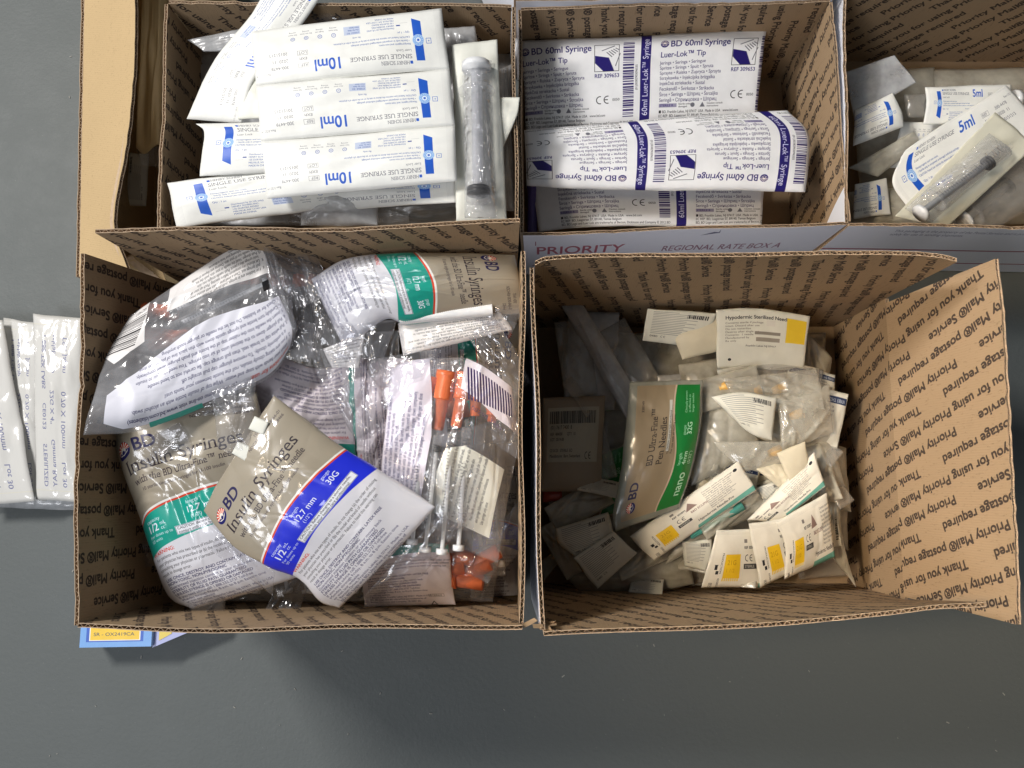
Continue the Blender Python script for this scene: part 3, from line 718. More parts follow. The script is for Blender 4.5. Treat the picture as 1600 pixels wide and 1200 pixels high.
# ------------------------------------------------------------------ corrugated panels
def panel(name, parent, bl, br, tr, tl, out, uvrot=0, uvoff=(0, 0), top=None, t=.0031, bow=0.0, inner='kraft_in', outer='white', seed=1, ends=True, jit=.00035, wavy=.0, lab=None, w0=0.0):
    """a corrugated board panel; bl, br, tr, tl as seen from inside, out = direction of its outer face"""
    bl, br, tr, tl = map(lambda a: np.array(a, float), (bl, br, tr, tl)); out = np.array(out, float)
    tp = [tl, *(top or ()), tr]
    Lu = np.linalg.norm(tr - tl); Lv = np.linalg.norm(tl - bl)
    nu = 46; nv = 14
    G = coons(tp, [tr, br], [bl, br], [tl, bl], nu, nv)
    u, v = np.meshgrid(np.linspace(0, 1, nu + 1), np.linspace(0, 1, nv + 1))
    n = np.cross(br - bl, tl - bl); n /= np.linalg.norm(n)
    if n @ out < 0: n = -n
    r = np.random.RandomState(seed)
    G += n * (bow * np.sin(math.pi * u) * (1 - v) + wavy * np.sin(u * 9 + seed) * (1 - v) ** 2)[..., None]
    up = (tl - bl) / Lv
    jt = r.normal(0, jit, nu + 1)
    for _k in range(int(Lu / .07)):
        c_ = r.uniform(.05, .95); jt -= (r.uniform(.0005, .0022) if jit else 0) * np.exp(-((u[0] - c_) * Lu / r.uniform(.002, .007)) ** 2)
    G[0] += up * jt[:, None]
    th = math.radians(uvrot); s = (u - .5) * Lu; w = (1 - v) * Lv + w0
    U = (s * math.cos(th) + w * math.sin(th)) / .40 + uvoff[0]; Vv = (-s * math.sin(th) + w * math.cos(th)) / .132 + uvoff[1]
    s = s + .5 * Lu; uvi = np.stack([U, Vv], -1).reshape(-1, 2); uve = np.stack([1 - u, 1 - v], -1).reshape(-1, 2)
    fl = np.stack([s / .0062, w * 0], -1).reshape(-1, 2)
    flp = np.repeat(fl, 1, 0)
    V = [G.reshape(-1, 3), (G + n * t).reshape(-1, 3)]; UV = [uvi, uve]; U2 = [fl, fl]
    nn = (nu + 1) * (nv + 1); F = [grid_faces(nu, nv, 0, True), grid_faces(nu, nv, nn)]; MI = [np.zeros(nu * nv, int), np.ones(nu * nv, int)]
    base = 2 * nn
    def strip(P0, P1, mi):
        nonlocal base
        k = len(P0); V.append(np.vstack([P0, P1])); UV.append(np.zeros((2 * k, 2))); U2.append(np.zeros((2 * k, 2)))
        i = np.arange(k - 1); F.append(np.stack([base + i, base + i + 1, base + k + i + 1, base + k + i], -1)); MI.append(np.full(k - 1, mi)); base += 2 * k
    li = .00045
    # the two liners' torn top edges, their inner sides and the wave between them
    T = G[0]; D = up * .006
    strip(T, T + n * li, 2); strip(T + n * (t - li), T + n * t, 2); strip(T + n * li, T + n * li - D, 2); strip(T + n * (t - li), T + n * (t - li) - D, 2)
    m = int(Lu / .0058 * 8); uu = np.linspace(0, 1, m + 1); TT = np.stack([np.interp(uu, u[0], T[:, k]) for k in range(3)], 1)
    ph = uu * Lu / .0058 * 2 * math.pi; ph = ph + .6 * np.sin(ph * .13 + seed)
    wv = TT + n * (t / 2 + (t / 2 - li) * np.sin(ph))[:, None] - up * (.0004 + .0003 * r.rand(m + 1))[:, None]
    wn = wv + n * .00035
    strip(wv, wn, 2); strip(wv, wv - D, 2); strip(wn, wn - D, 2)
    strip(G[0] - D + n * li, G[0] - D + n * (t - li), 3)
    for col_ in (0, -1):
        E = G[:, col_]; strip(E, E + n * t, 2)
    strip(G[-1], G[-1] + n * t, 2)
    MM = [M[inner], M[outer], M['raw'], M['kraft']]
    o = mk(name, np.vstack(V), np.vstack(F), MM, parent, np.vstack(UV), np.concatenate(MI), uv2=np.vstack(U2), smooth=False, label=lab)
    return o

def base_board(parent, pts, mat='kraft'):
    pts = np.array(pts); lo = pts.copy(); lo[:, 2] -= .003
    mk('bottom_board', np.vstack([pts, lo]), [(0, 1, 2, 3), (7, 6, 5, 4), (0, 4, 5, 1), (1, 5, 6, 2), (2, 6, 7, 3), (3, 7, 4, 0)], M[mat], parent, uv=np.zeros((8, 2)), uv2=np.zeros((8, 2)), smooth=False)

# ================================================================== the place
# floor
def build_floor():
    m, t, o = newmat('painted_concrete'); p = N(t, 'ShaderNodeBsdfPrincipled'); p.inputs['Specular IOR Level'].default_value = .35
    n1 = noise(t, 3, 5); n2 = noise(t, 220, 4, .65); n3 = noise(t, 26, 6, .7)
    c = mixrgb(t, n1, (.112, .124, .122), (.124, .136, .133))
    c = mixrgb(t, ramp(t, n3, [(.60, (0, 0, 0)), (.80, (.18, .18, .18))]), c, (.19, .195, .19))
    c = mixrgb(t, ramp(t, noise(t, 420, 2, .5), [(.72, (0, 0, 0)), (.77, (.3, .3, .3))]), c, (.34, .34, .33))
    # long scuffs
    c = mixrgb(t, ramp(t, noise(t, 34, 5, .75, stretch=(1, .12, 1)), [(.68, (0, 0, 0)), (.76, (.15, .15, .15))]), c, (.23, .23, .225))
    t.links.new(c, p.inputs[0])
    rr = ramp(t, n3, [(.3, (.52, .52, .52)), (.7, (.62, .62, .62))]); t.links.new(rr, p.inputs['Roughness'])
    t.links.new(bump(t, n2, .45, .0012), p.inputs['Normal']); L(t, p, 0, o, 0)
    S = 6.0
    o = mk('floor', [(-S, -S, 0), (S, -S, 0), (S, S, 0), (-S, S, 0)], [(0, 1, 2, 3)], m, uv=np.zeros((4, 2)), smooth=False); o['kind'] = 'structure'
build_floor()

def wpt(a): return np.array(a, float)
M['ext_a'] = white_mat('white_board_rate_print', 'ext0', lambda: art_ext(0))
M['ext_b'] = white_mat('white_board_line_print', 'ext1', lambda: art_ext(1))

# ---- the front left carton: its inside corners, crease at z=.128, standing flaps to z=.257
ZC = .128; ZR = .257
def front_left():
    X0, X1, Y0, Y1 = -.309, -.0062, P(470, 978, ZR)[1] - .001, .1865
    root = thing('open_carton', 'brown carton with standing flaps full of insulin syringe bags, front left', 'carton', ((X0 + X1) / 2, (Y0 + Y1) / 2, 0), 'open postal cartons')
    c = {k: (x, y) for k, x, y in (('NW', X0, Y1), ('NE', X1, Y1), ('SE', X1, Y0), ('SW', X0, Y0))}
    g = lambda k, z: np.array([*c[k], z])
    for a, b, out, rot, sd in (('SW', 'NW', (-1, 0, 0), 90, 1), ('NW', 'NE', (0, 1, 0), -62, 2), ('NE', 'SE', (1, 0, 0), -90, 3), ('SE', 'SW', (0, -1, 0), 115, 4)):
        panel('wall', root, g(a, .004), g(b, .004), g(b, ZC), g(a, ZC), out, rot, (.1 * sd, .13 * sd), seed=sd, jit=0, outer='kraft' if a == 'SE' else 'white')
    e = .0
    panel('flap', root, g('SW', ZC + e) - [0, .002, 0], g('NW', ZC + e) - [0, .001, 0], P(134, 396, ZR), P(121, 977, ZR), (-1, 0, 0), 90, (.1, .13), seed=11, w0=ZC, bow=.001, wavy=.001)
    panel('flap', root, g('NW', ZC + e) + [.001, 0, 0], g('NE', ZC + e) - [.001, 0, 0], P(812, 349, ZR), P(149, 363, ZR), (0, 1, 0), -62, (.2, .26), seed=12, w0=ZC, bow=-.002, wavy=.0012)
    panel('flap', root, g('NE', ZC + e) - [0, .001, 0], g('SE', ZC + e) + [0, .001, 0], P(811, 974, ZR - .003), P(813, 392, ZR - .004), (1, 0, 0), -90, (.3, .39), seed=13, w0=ZC, wavy=.0012)
    panel('flap', root, g('SE', ZC + e) - [.001, 0, 0], g('SW', ZC + e) - [.001, 0, 0], P(122, 976, ZR), P(816, 973, ZR), (0, -1, 0), 115, (.4, .52), seed=14, w0=ZC, bow=.002, wavy=.0015, outer='white')
    base_board(root, [g('SW', .006), g('SE', .006), g('NE', .006), g('NW', .006)])
front_left()

def front_right():
    X0, X1, Y0, Y1 = .0085, .3225, P(1000, 978, ZR)[1] + .002, P(1100, 401, ZR)[1] - .001
    root = thing('open_carton', 'brown carton half full of needle packets with its right flap leaning outward, front right', 'carton', ((X0 + X1) / 2, (Y0 + Y1) / 2, 0), 'open postal cartons')
    c = {k: (x, y) for k, x, y in (('NW', X0, Y1), ('NE', X1, Y1), ('SE', X1, Y0), ('SW', X0, Y0))}
    g = lambda k, z: np.array([*c[k], z])
    for a, b, out, rot, sd in (('SW', 'NW', (-1, 0, 0), 90, 21), ('NW', 'NE', (0, 1, 0), -78, 22), ('NE', 'SE', (1, 0, 0), -71, 23), ('SE', 'SW', (0, -1, 0), 122, 24)):
        panel('wall', root, g(a, .004), g(b, .004), g(b, ZC), g(a, ZC), out, rot, (.1 * sd, .13 * sd), seed=sd, jit=0)
    e = .0
    panel('flap', root, g('SW', ZC + e), g('NW', ZC + e), P(836, 418, ZR), P(851, 984, ZR), (-1, 0, 0), 90, (2.1, 2.73), seed=31, w0=ZC, wavy=.001)
    panel('flap', root, g('NW', ZC + e), g('NE', ZC + e), P(1496, 409, ZR), P(836, 415, ZR), (0, 1, 0), -78, (2.2, 2.86), seed=32, w0=ZC, wavy=.0008,
          top=[P(850, 409, ZR), P(900, 405, ZR), P(1000, 402, ZR), P(1200, 399, ZR), P(1400, 400, ZR), P(1462, 402, ZR)])
    panel('flap', root, g('NE', ZC + e) - [0, .004, 0], g('SE', ZC + e) + [0, .002, 0], P(1590, 976, .250), P(1555, 404, .250), (1, 0, 0), -71, (2.3, 2.99), seed=33, w0=ZC, bow=.002,
          top=[P(1563, 500, .250), P(1574, 720, .251), P(1584, 860, .251)], lab='brown flap folded outward, printed upside down')
    panel('flap', root, g('SE', ZC + e), g('SW', ZC + e), P(850, 988, ZR), P(1540, 940, ZR), (0, -1, 0), 122, (2.4, 3.12), seed=34, w0=ZC, wavy=.0008,
          top=[P(1460, 946, ZR), P(1380, 957, ZR), P(1250, 968, ZR), P(1050, 978, ZR)])
    base_board(root, [g('SW', .006), g('SE', .006), g('NE', .006), g('NW', .006)])
    # crushed, torn corner
    r = np.random.RandomState(4); A = P(846, 980, ZR - .002); V = []; F = []
    for k in range(7):
        a = A + r.normal(0, .0022, 3) + [0, .0, -.002]; i = len(V)
        d1 = r.normal(0, .004, 3); d2 = r.normal(0, .004, 3); V += [a, a + d1, a + d1 + d2, a + d2]; F.append((i, i + 1, i + 2, i + 3))
    mk('torn_corner', V, F, M['kraft'], root, uv2=np.zeros((len(V), 2)), uv=np.zeros((len(V), 2)), smooth=False)
front_right()

def rim_box(label, nw, ne, se, sw, z, name='open_carton', rots=(90, -78, -71, 115), outers=('white',) * 4, inner='kraft_in', shrink=.0, zb=.004, group='open postal cartons', t=.0028, seed=50, skip=(), base='kraft'):
    """a carton given by the rim corners seen in the photograph"""
    R = {'NW': P(*nw, z), 'NE': P(*ne, z), 'SE': P(*se, z), 'SW': P(*sw, z)}
    cx = sum(R.values()) / 4
    root = thing(name, label, 'carton', (cx[0], cx[1], 0), group)
    bt = {k: np.array([v[0] + (cx[0] - v[0]) * shrink, v[1] + (cx[1] - v[1]) * shrink, zb]) for k, v in R.items()}
    for i, (a, b, out) in enumerate((('SW', 'NW', (-1, 0, 0)), ('NW', 'NE', (0, 1, 0)), ('NE', 'SE', (1, 0, 0)), ('SE', 'SW', (0, -1, 0)))):
        if i in skip: continue
        panel('wall', root, bt[a], bt[b], R[b], R[a], out, rots[i], (.17 * (i + seed), .31 * i), seed=seed + i, t=t, inner=inner, outer=outers[i], wavy=.0007)
    base_board(root, [bt['SW'] + [0, 0, .002], bt['SE'] + [0, 0, .002], bt['NE'] + [0, 0, .002], bt['NW'] + [0, 0, .002]], base)
    return root

rim_box('brown carton of 10ml syringe packets behind the front left carton', (263, 6), (799, 11), (806, 362), (250, 362), .172, shrink=.03, rots=(90, -62, -90, 115), seed=50)
rim_box('white outside carton holding three long 60ml syringe packets', (814, 15), (1297, 3), (1323, 346), (817, 363), .141, outers=('white', 'white', 'white', 'ext_a'), rots=(90, -84, -71, 115), seed=60, shrink=.02)
rim_box('carton with 5ml syringe blister packs at the right edge of the photo', (1322, -25), (1840, -25), (1840, 356), (1326, 348), .141, outers=('white', 'white', 'white', 'ext_b'), rots=(90, 58, -71, 115), seed=70)
rim_box('plain white carton standing behind the carton of 60ml packets', (700, -250), (1310, -262), (1306, -14), (806, -2), .146, seed=80, group='open postal cartons', outers=('white',) * 4)

# ---- plain yellow kraft carton at the far left, one flap folded half over
def kraft_box():
    z = .150
    R = {'NW': P(135, -160, z), 'NE': P(268, -160, z), 'SE': P(256, 357, z), 'SW': P(124, 432, z)}
    R['SE'] = np.array([R['SE'][0] - .004, R['SW'][1] + .03, z])
    R['NE'][0] = R['SE'][0]
    root = thing('open_carton', 'plain tan kraft carton with one long flap half folded over, upper left', 'carton', (R['SW'][0], R['NW'][1] - .2, 0))
    b = {k: np.array([v[0], v[1], .004]) for k, v in R.items()}
    for i, (a, c, out) in enumerate((('SW', 'NW', (-1, 0, 0)), ('NW', 'NE', (0, 1, 0)), ('NE', 'SE', (1, 0, 0)), ('SE', 'SW', (0, -1, 0)))):
        panel('wall', root, b[a], b[c], R[c], R[a], out, 0, seed=90 + i, inner='kraft_y', outer='kraft_y')
    # long flap rising inward from the left wall
    panel('flap', root, P(124, 432, z + .002), P(135, -160, z + .002), P(213, -160, .19), P(206, 440, .185), (0, 0, -1), 0, seed=97, inner='kraft_y', outer='kraft_y', wavy=.002,
          top=[P(181, 352, .187), P(196, 250, .19), P(204, 150, .19), P(210, 0, .19)][0:4])
    # second flap end, the light sliver behind the front left carton
    panel('flap', root, R['SW'] + [.004, -.001, .003], R['SE'] + [-.004, -.004, .003], P(262, 445, .150), P(206, 400, .165), (0, -1, 0), 0, seed=98, inner='kraft_y', outer='kraft_y')
    base_board(root, [b['SW'] + [0, 0, .002], b['SE'] + [0, 0, .002], b['NE'] + [0, 0, .002], b['NW'] + [0, 0, .002]], 'kraft_y')
kraft_box()
M['mailer'] = paper_mat('mailer', lambda: Canvas(64, 64, (.80, .69, .50)))
pouch('padded_mailer', 'tan padded mailer stuffed upright in the plain kraft carton', 'mailer', [(222, -60, .15), (262, -60, .15), (262, 236, .13), (212, 230, .13)], M['mailer'], thick=.02, seed=5, crease=.0012, l=[(219, 80, .15), (214, 170, .14)], b=[(225, 240, .13), (245, 226, .14)])

# ---- blue and yellow box beneath the front left carton, loose needle tray at the left
def blue_box():
    YN = P(470, 978, ZR)[1] - .006; A = [P(121, 1019, .003), P(238, 1018, .003)]
    nb = lambda p: np.array([p[0], YN, p[2]])
    z = .035
    T = [P(124, 1012, z), P(236, 1010, z), nb(P(236, 1010, z)), nb(P(124, 1012, z))]
    m = paper_mat('srox', art_srox, .35, .5); mb = simple('pale_blue_card', (.36, .55, .80), .4, 60, .1)
    root = thing('product_box', 'pale blue product box with a yellow code label, under the front left carton', 'box', tuple(np.mean(A, 0)))
    B = [np.array([t[0] * 1.0, t[1], .002]) for t in T]
    mk('carton_body', T + B, [(0, 1, 5, 4), (1, 2, 6, 5), (2, 3, 7, 6), (3, 0, 4, 7), (7, 6, 5, 4)], mb, root, smooth=False)
    mk('code_label', T, [(0, 1, 2, 3)], m, root, uv=np.array([(0, 0), (1, 0), (1, 2.3), (0, 2.3)]), smooth=False)
    z2 = .03
    Q = [P(238, 1012, z2), P(325, 975, z2), nb(P(325, 975, z2)), nb(P(240, 1012, z2))]
    Bq = [np.array([q[0], q[1], .002]) for q in Q]
    r2 = thing('product_box', 'lilac product box with a yellow band, corner showing right of the blue box', 'box', tuple(np.mean(Bq, 0)))
    mk('carton_body', Q + Bq, [(0, 1, 2, 3), (0, 4, 5, 1), (1, 5, 6, 2), (2, 6, 7, 3), (3, 7, 4, 0)], simple('lilac_card', (.42, .45, .72), .4, 60, .1), r2, smooth=False)
    Y = [P(248, 1001, z2 + .0006), P(268, 990, z2 + .0006), nb(P(268, 990, z2 + .0006)), nb(P(248, 1001, z2 + .0006))]
    mk('yellow_band', Y, [(0, 1, 2, 3)], simple('yellow_print', (.75, .58, .10), .4), r2, smooth=False)
blue_box()

M['tsk'] = film_mat('tsk_paper', 'tsk', art_tsk, rough=.5, wr=.35, haze=.5, tint=(.90, .90, .90))
def tsk():
    kw = dict(cat='needle packet', group='long needle sleeves lying left of the cartons', nu=24, nv=50, crease=.0012)
    def n(lb, q, sd, **k):
        r = pouch('needle_sleeve', lb, kw['cat'], q, M['tsk'], group=kw['group'], nu=24, nv=50, crease=.0012, seed=sd, thick=.008, **k)
        return r
    n('long white needle sleeve half hidden under the front left carton, nearest the carton', [(52, 490, .03), (128, 497, .03), (128, 785, .03), (56, 780, .03)], 3, bulge=.006)
    n('greyish needle sleeve, middle one of the sleeves on the floor', [(4, 496, .022), (62, 505, .022), (72, 783, .022), (8, 780, .022)], 4, bulge=.004)
    n('white needle sleeve tilted across the others at the left edge of the photo', [(-70, 500, .028), (4, 500, .03), (54, 783, .034), (-40, 790, .03)], 5, bulge=.006)
    # tray lip
    q = [(-60, 500, .012), (131, 505, .012), (131, 797, .012), (-60, 792, .012)]
    pouch('plastic_bag', 'wide clear plastic bag under the long needle sleeves', 'bag', q, M['frost_c'], seed=8, thick=.008, bulge=.001)
tsk()

def crumbs():
    r = np.random.RandomState(12); V = []; F = []
    for k in range(60):
        a = P(r.uniform(-40, 1640), r.uniform(985, 1230) if k % 4 else r.uniform(0, 480), .0009) if k % 5 else P(r.uniform(-20, 118), r.uniform(0, 1200), .0009)
        s = r.uniform(.0002, .0006); w = r.uniform(0, 6.3); d = np.array([math.cos(w), math.sin(w), 0]) * s * r.uniform(1, 3.5); q = np.array([-d[1], d[0], 0]) * .3
        i = len(V); V += [a - d - q, a + d - q, a + d + q, a - d + q, a + [0, 0, s * .6]]; F += [(i, i + 1, i + 4), (i + 1, i + 2, i + 4), (i + 2, i + 3, i + 4), (i + 3, i, i + 4)]
    o = mk('floor_crumbs', V, F, simple('paper_dust', (.42, .40, .36), .9), smooth=False); o['kind'] = 'stuff'; o['label'] = 'pale dust and cardboard crumbs scattered over the grey floor'; o['category'] = 'dust'
crumbs()

# ================================================================== contents: 10ml carton (upper left)
for ml in ('10ml', '5ml', '3ml'):
    M['sch' + ml] = paper_mat('schein' + ml, lambda ml=ml: art_schein(ml), .42, .4)
GS = 'paper backed syringe packets'
SP = 'syringe packet'
# three packets still joined: one thing, three panels
def triple():
    z = .182
    rows = [((392, 48, z), (690, 13, z + .003)), ((400, 134, z + .001), (702, 107, z + .004)), ((408, 221, z + .001), (711, 196, z + .004)), ((418, 311, z - .001), (714, 283, z + .002))]
    root = thing('syringe_packet', 'sheet of three joined 10ml syringe packets lying on top, print upside down', SP, P(560, 160, z), GS)
    for k in range(3):
        (l0, r0), (l1, r1) = rows[k], rows[k + 1]
        # artwork is upside down: its top left is the lower right corner seen here
        top, right, bottom, left = edges([r1, l1, l0, r0])
        G, B, u, v = surf(top, right, bottom, left, nu=50, nv=18, bulge=.0065, crease=.0010, nz=.0016, seed=20 + k, jag=.0001)
        sheet_mesh('packet_panel', G, B, M['sch10ml'], root, .004)
triple()
pouch('syringe_packet', 'white syringe packet with print upright, lying slanted at the bottom of the 10ml carton', SP, [(261, 286, .168), (600, 238, .158), (640, 308, .154), (276, 356, .164)], M['sch10ml'], seed=31, group=GS, crease=.0005, bulge=.005, l=[(268, 315, .167)])
pouch('syringe_packet', 'white syringe packet with print upright, half under the sheet of three', SP, [(306, 193, .170), (620, 186, .165), (620, 262, .165), (312, 275, .170)], M['sch10ml'], seed=32, group=GS, crease=.0006, bulge=.005, l=[(318, 205, .171), (316, 235, .171)])
pouch('syringe_packet', 'white syringe packet tilted steeply, its blue band at the top edge of the photo', SP, [(522, -35, .180), (378, 192, .164), (292, 186, .158), (440, -75, .178)], M['sch10ml'], seed=33, group=GS, crease=.0006, nz=.0012, bulge=.004, t=[(466, 45, .177), (400, 120, .172)], b=[(398, 15, .174), (335, 92, .166)])
pouch('syringe_packet', 'small bare packet end poking out beside the sheet of three', SP, [(358, 118, .166), (440, 98, .17), (440, 185, .17), (372, 186, .166)], paper_mat('plainpaper', lambda: Canvas(64, 64, (.90, .90, .86)), .45), seed=34, group=GS, crease=.0005, bulge=.002, l=[(366, 150, .167)])
pouch('syringe_packet', 'blueish syringe packet print upside down under the sheet of three, 10ml showing', SP, [(716, 316, .168), (360, 338, .145), (360, 262, .145), (712, 262, .172)], M['sch10ml'], seed=35, group=GS, crease=.0004, bulge=.003)
pouch('syringe_packet', 'white packet corner sticking out over the carton edge on the right', SP, [(745, 150, .172), (812, 152, .176), (782, 240, .168), (740, 300, .165)], M['plainp'] if 'plainp' in M else bpy.data.materials['paper_plainpaper'], seed=36, group=GS, crease=.0008, bulge=.002, r=[(806, 185, .176)])
def clear_pack():
    q = [(706, 70, .178), (777, 62, .180), (792, 346, .172), (713, 346, .172)]
    r = pouch('syringe_packet', 'clear fronted syringe packet lying upright beside the sheet of three', SP, q, bpy.data.materials['paper_plainpaper'], seed=37, group=GS, nu=24, nv=60, thick=.003, bulge=.002, crease=.0004)
    q2 = [(722, 96, .184), (768, 94, .184), (776, 340, .180), (726, 340, .180)]
    syringe(r, (748, 330, .186), (744, 100, .186), .0105, stop=.10)
    top, right, bottom, left = edges(q2)
    G, B, u, v = surf(top, right, bottom, left, nu=24, nv=60, bulge=.014, crease=.0008, nz=.0003, seed=38)
    G2 = G.copy(); sheet_mesh('blister', G2, B, film_mat('blister_film', haze=.10, gl=.07, wr=.8, scale=140), r, .0003)
clear_pack()
pouch('plastic_bag', 'crumpled clear bag in the shade at the lower right of the 10ml carton', 'bag', [(560, 300, .135), (720, 296, .138), (716, 362, .13), (570, 366, .13)], M['clear_dull'], seed=39, crease=.003, bulge=.01)
pouch('syringe_packet', 'dark loose syringe packet deep under the clear bag in the 10ml carton', SP, [(280, 280, .11), (790, 280, .11), (790, 352, .11), (280, 352, .11)], M['frost_c'], seed=40, crease=.001, bulge=.006)
_g = thing('syringe', 'black ribbed syringe barrel in the shade below the 10ml packets', 'syringe', P(610, 345, .12))
lathe('barrel', P(590, 343, .128), P(640, 341, .128), [(k / 40, .006 + .0007 * (k % 2)) for k in range(41)], M['rod'], _g); lathe('rubber_stopper', P(640, 341, .128), P(712, 332, .128), [(0, .0055), (1, .0055), (1, 0.0001)], M['black'], _g)
pouch('syringe_packet', 'dark backed packet behind the steep one, only its pale edge lit', SP, [(292, 62, .150), (390, 42, .150), (400, 78, .145), (318, 80, .150)], M['frost_c'], seed=41, crease=.001, bulge=.002)
for i, (x, y, lb) in enumerate(((300, 120, 'frosty packet in the shade along the left wall of the 10ml carton'), (470, 200, 'frosty packet hidden beneath the sheet of three'), (690, 150, 'frosty packet deep below the clear fronted one'))):
    pouch('syringe_packet', lb, SP, [(x - 20, y - 110, .09), (x + 120, y - 90, .095), (x + 110, y + 130, .09), (x - 20, y + 130, .09)], M['frost_c'], seed=42 + i, crease=.002, bulge=.01, thick=.02)

# ================================================================== contents: 60ml carton
for k, (w, s) in {'a': (1314, -12), 'b': (1500, -545), 'c': (1256, 119)}.items():
    M['bd60' + k] = paper_mat('bd60' + k, lambda w=w, s=s: art_bd60(w, s), .38, .45)
G6 = 'long 60ml syringe packets'
pouch('syringe_packet', 'long white and purple 60ml packet at the back, print upright', SP, [(814, 64, .094), (1198, 45, .096), (1182, 190, .094), (822, 206, .094)], M['bd60a'], seed=51, group=G6, thick=.02, nu=60, bulge=.006, crease=.0004, nz=.0012, r=[(1190, 100, .098)], t=[(1000, 56, .098)])
pouch('syringe_packet', 'long white and purple 60ml packet lying across the middle, print upside down', SP, [(1258, 300, .126), (823, 290, .120), (819, 203, .120), (1230, 172, .128)], M['bd60b'], seed=52, group=G6, thick=.016, nu=60, bulge=.010, crease=.0005, nz=.0014, t=[(1100, 297, .128), (960, 297, .124)], b=[(1120, 178, .128), (960, 192, .124)], l=[(1263, 255, .122), (1262, 205, .122)])
pouch('syringe_packet', 'long white and purple 60ml packet nearest the front wall, partly covered', SP, [(824, 235, .074), (1196, 230, .074), (1190, 352, .086), (842, 362, .086)], M['bd60c'], seed=53, group=G6, thick=.012, nu=60, bulge=.005, crease=.0006, nz=.0014, b=[(930, 354, .088), (1100, 354, .088)])
pouch('syringe_packet', 'narrow strip of a purple banded packet edge at the left end of the front one', SP, [(822, 262, .080), (838, 266, .080), (840, 366, .080), (824, 366, .080)], simple('purple_print', (.07, .05, .20), .4), seed=54, nu=10, nv=30)
for i, (z, y0) in enumerate(((.04, 30), (.035, 140), (.035, 240))):
    pouch('syringe_packet', ('frosty wrapper buried under the back 60ml packet', 'frosty wrapper buried under the middle 60ml packet', 'frosty wrapper buried under the front 60ml packet')[i], SP, [(832, y0 + 30, z), (1180, y0 + 20, z), (1176, y0 + 110, z), (840, y0 + 116, z)], M['frost_c'], seed=55 + i, thick=.02, bulge=.01, crease=.001)

# ================================================================== contents: 5ml carton (upper right)
G5 = 'packets heaped in the 5ml carton'
pouch('syringe_packet', 'white packet with 5ml in blue, lying aslant at the right edge', SP, [(1408, 245, .095), (1572, 133, .10), (1640, 205, .10), (1436, 345, .09)], M['sch5ml'], seed=61, group=G5, crease=.0007, bulge=.003, nz=.001, t=[(1432, 222, .096)], l=[(1395, 290, .092)])
def blister5():
    q = [(1398, 338, .092), (1555, 175, .102), (1618, 228, .102), (1478, 356, .092)]
    r = pouch('syringe_packet', 'clear blister pack with a black marked 5ml syringe, bottom right', SP, q, paper_mat('blisterback', lambda: Canvas(64, 64, (.86, .85, .78)), .4), seed=62, group=G5, thick=.002, crease=.0005, bulge=.001)
    syringe(r, (1580, 228, .117), (1436, 335, .113), .0072, stop=.22, marks=True)
    G, B, u, v = surf(*edges([(1414, 326, .100), (1546, 208, .108), (1582, 236, .108), (1458, 346, .100)]), nu=60, nv=24, bulge=.017, crease=.0006, nz=.0003, seed=63)
    sheet_mesh('blister', G, B, bpy.data.materials['blister_film'], r, .0003)
blister5()
pouch('syringe_packet', 'white packet with a pale blue band, standing against the far wall', SP, [(1446, 136, .088), (1580, 132, .09), (1584, 200, .085), (1443, 194, .085)], M['sch5ml'], seed=64, group=G5, crease=.0006, bulge=.003, l=[(1448, 165, .087)])
pouch('syringe_packet', 'packet print upside down with a blue band, against the left wall', SP, [(1412, 198, .092), (1333, 228, .088), (1336, 172, .088), (1395, 145, .094)], M['sch5ml'], seed=65, group=G5, crease=.0008, bulge=.006, l=[(1408, 172, .095)], uvr=(0, .5, 0, 1))
pouch('syringe_packet', 'faded grey packet leaning in the far left corner of the 5ml carton', SP, [(1322, 112, .085), (1398, 86, .09), (1432, 128, .09), (1335, 185, .085)], M['frost_c'], seed=66, group=G5, crease=.001, bulge=.002)
pouch('syringe_packet', 'small packet with a blue band in the lower left corner', SP, [(1392, 335, .080), (1334, 342, .078), (1336, 288, .078), (1385, 278, .082)], M['sch3ml'], seed=67, group=G5, uvr=(0, .45, 0, 1), crease=.001, bulge=.004)
pouch('syringe_packet', 'shaded packet reading 3ml under the slanted one', SP, [(1500, 262, .07), (1390, 262, .07), (1410, 190, .072), (1510, 195, .072)], M['sch3ml'], seed=68, group=G5, crease=.0008, bulge=.002)
pouch('syringe_packet', 'curled milky packet with a pale edge running to the lower left corner', SP, [(1326, 262, .078), (1428, 205, .084), (1440, 226, .080), (1372, 276, .078)], M['frost'], seed=69, group=G5, crease=.002, bulge=.006)
pouch('syringe_packet', 'milky wrapper crumpled along the front wall of the 5ml carton', SP, [(1326, 300, .066), (1440, 290, .07), (1450, 352, .07), (1330, 352, .066)], M['frost'], seed=70, group=G5, crease=.003, bulge=.01)
def long_clear():
    r = pouch('syringe_packet', 'long clear sleeve with a black stopper lying along the far wall', SP, [(1412, 148, .072), (1620, 138, .074), (1620, 176, .072), (1418, 184, .070)], M['clear_dull'], seed=71, group=G5, crease=.0008, bulge=.012, thick=.012)
    syringe(r, (1445, 164, .076), (1590, 158, .076), .009, stop=.02)
    r = pouch('syringe_packet', 'clear sleeve with a dark stopper at the lower right of the 5ml carton', SP, [(1470, 345, .074), (1600, 240, .080), (1650, 300, .080), (1520, 380, .074)], M['clear_dull'], seed=72, group=G5, crease=.0015, bulge=.014, thick=.012)
    syringe(r, (1580, 285, .082), (1505, 345, .078), .009, stop=.05)
long_clear()
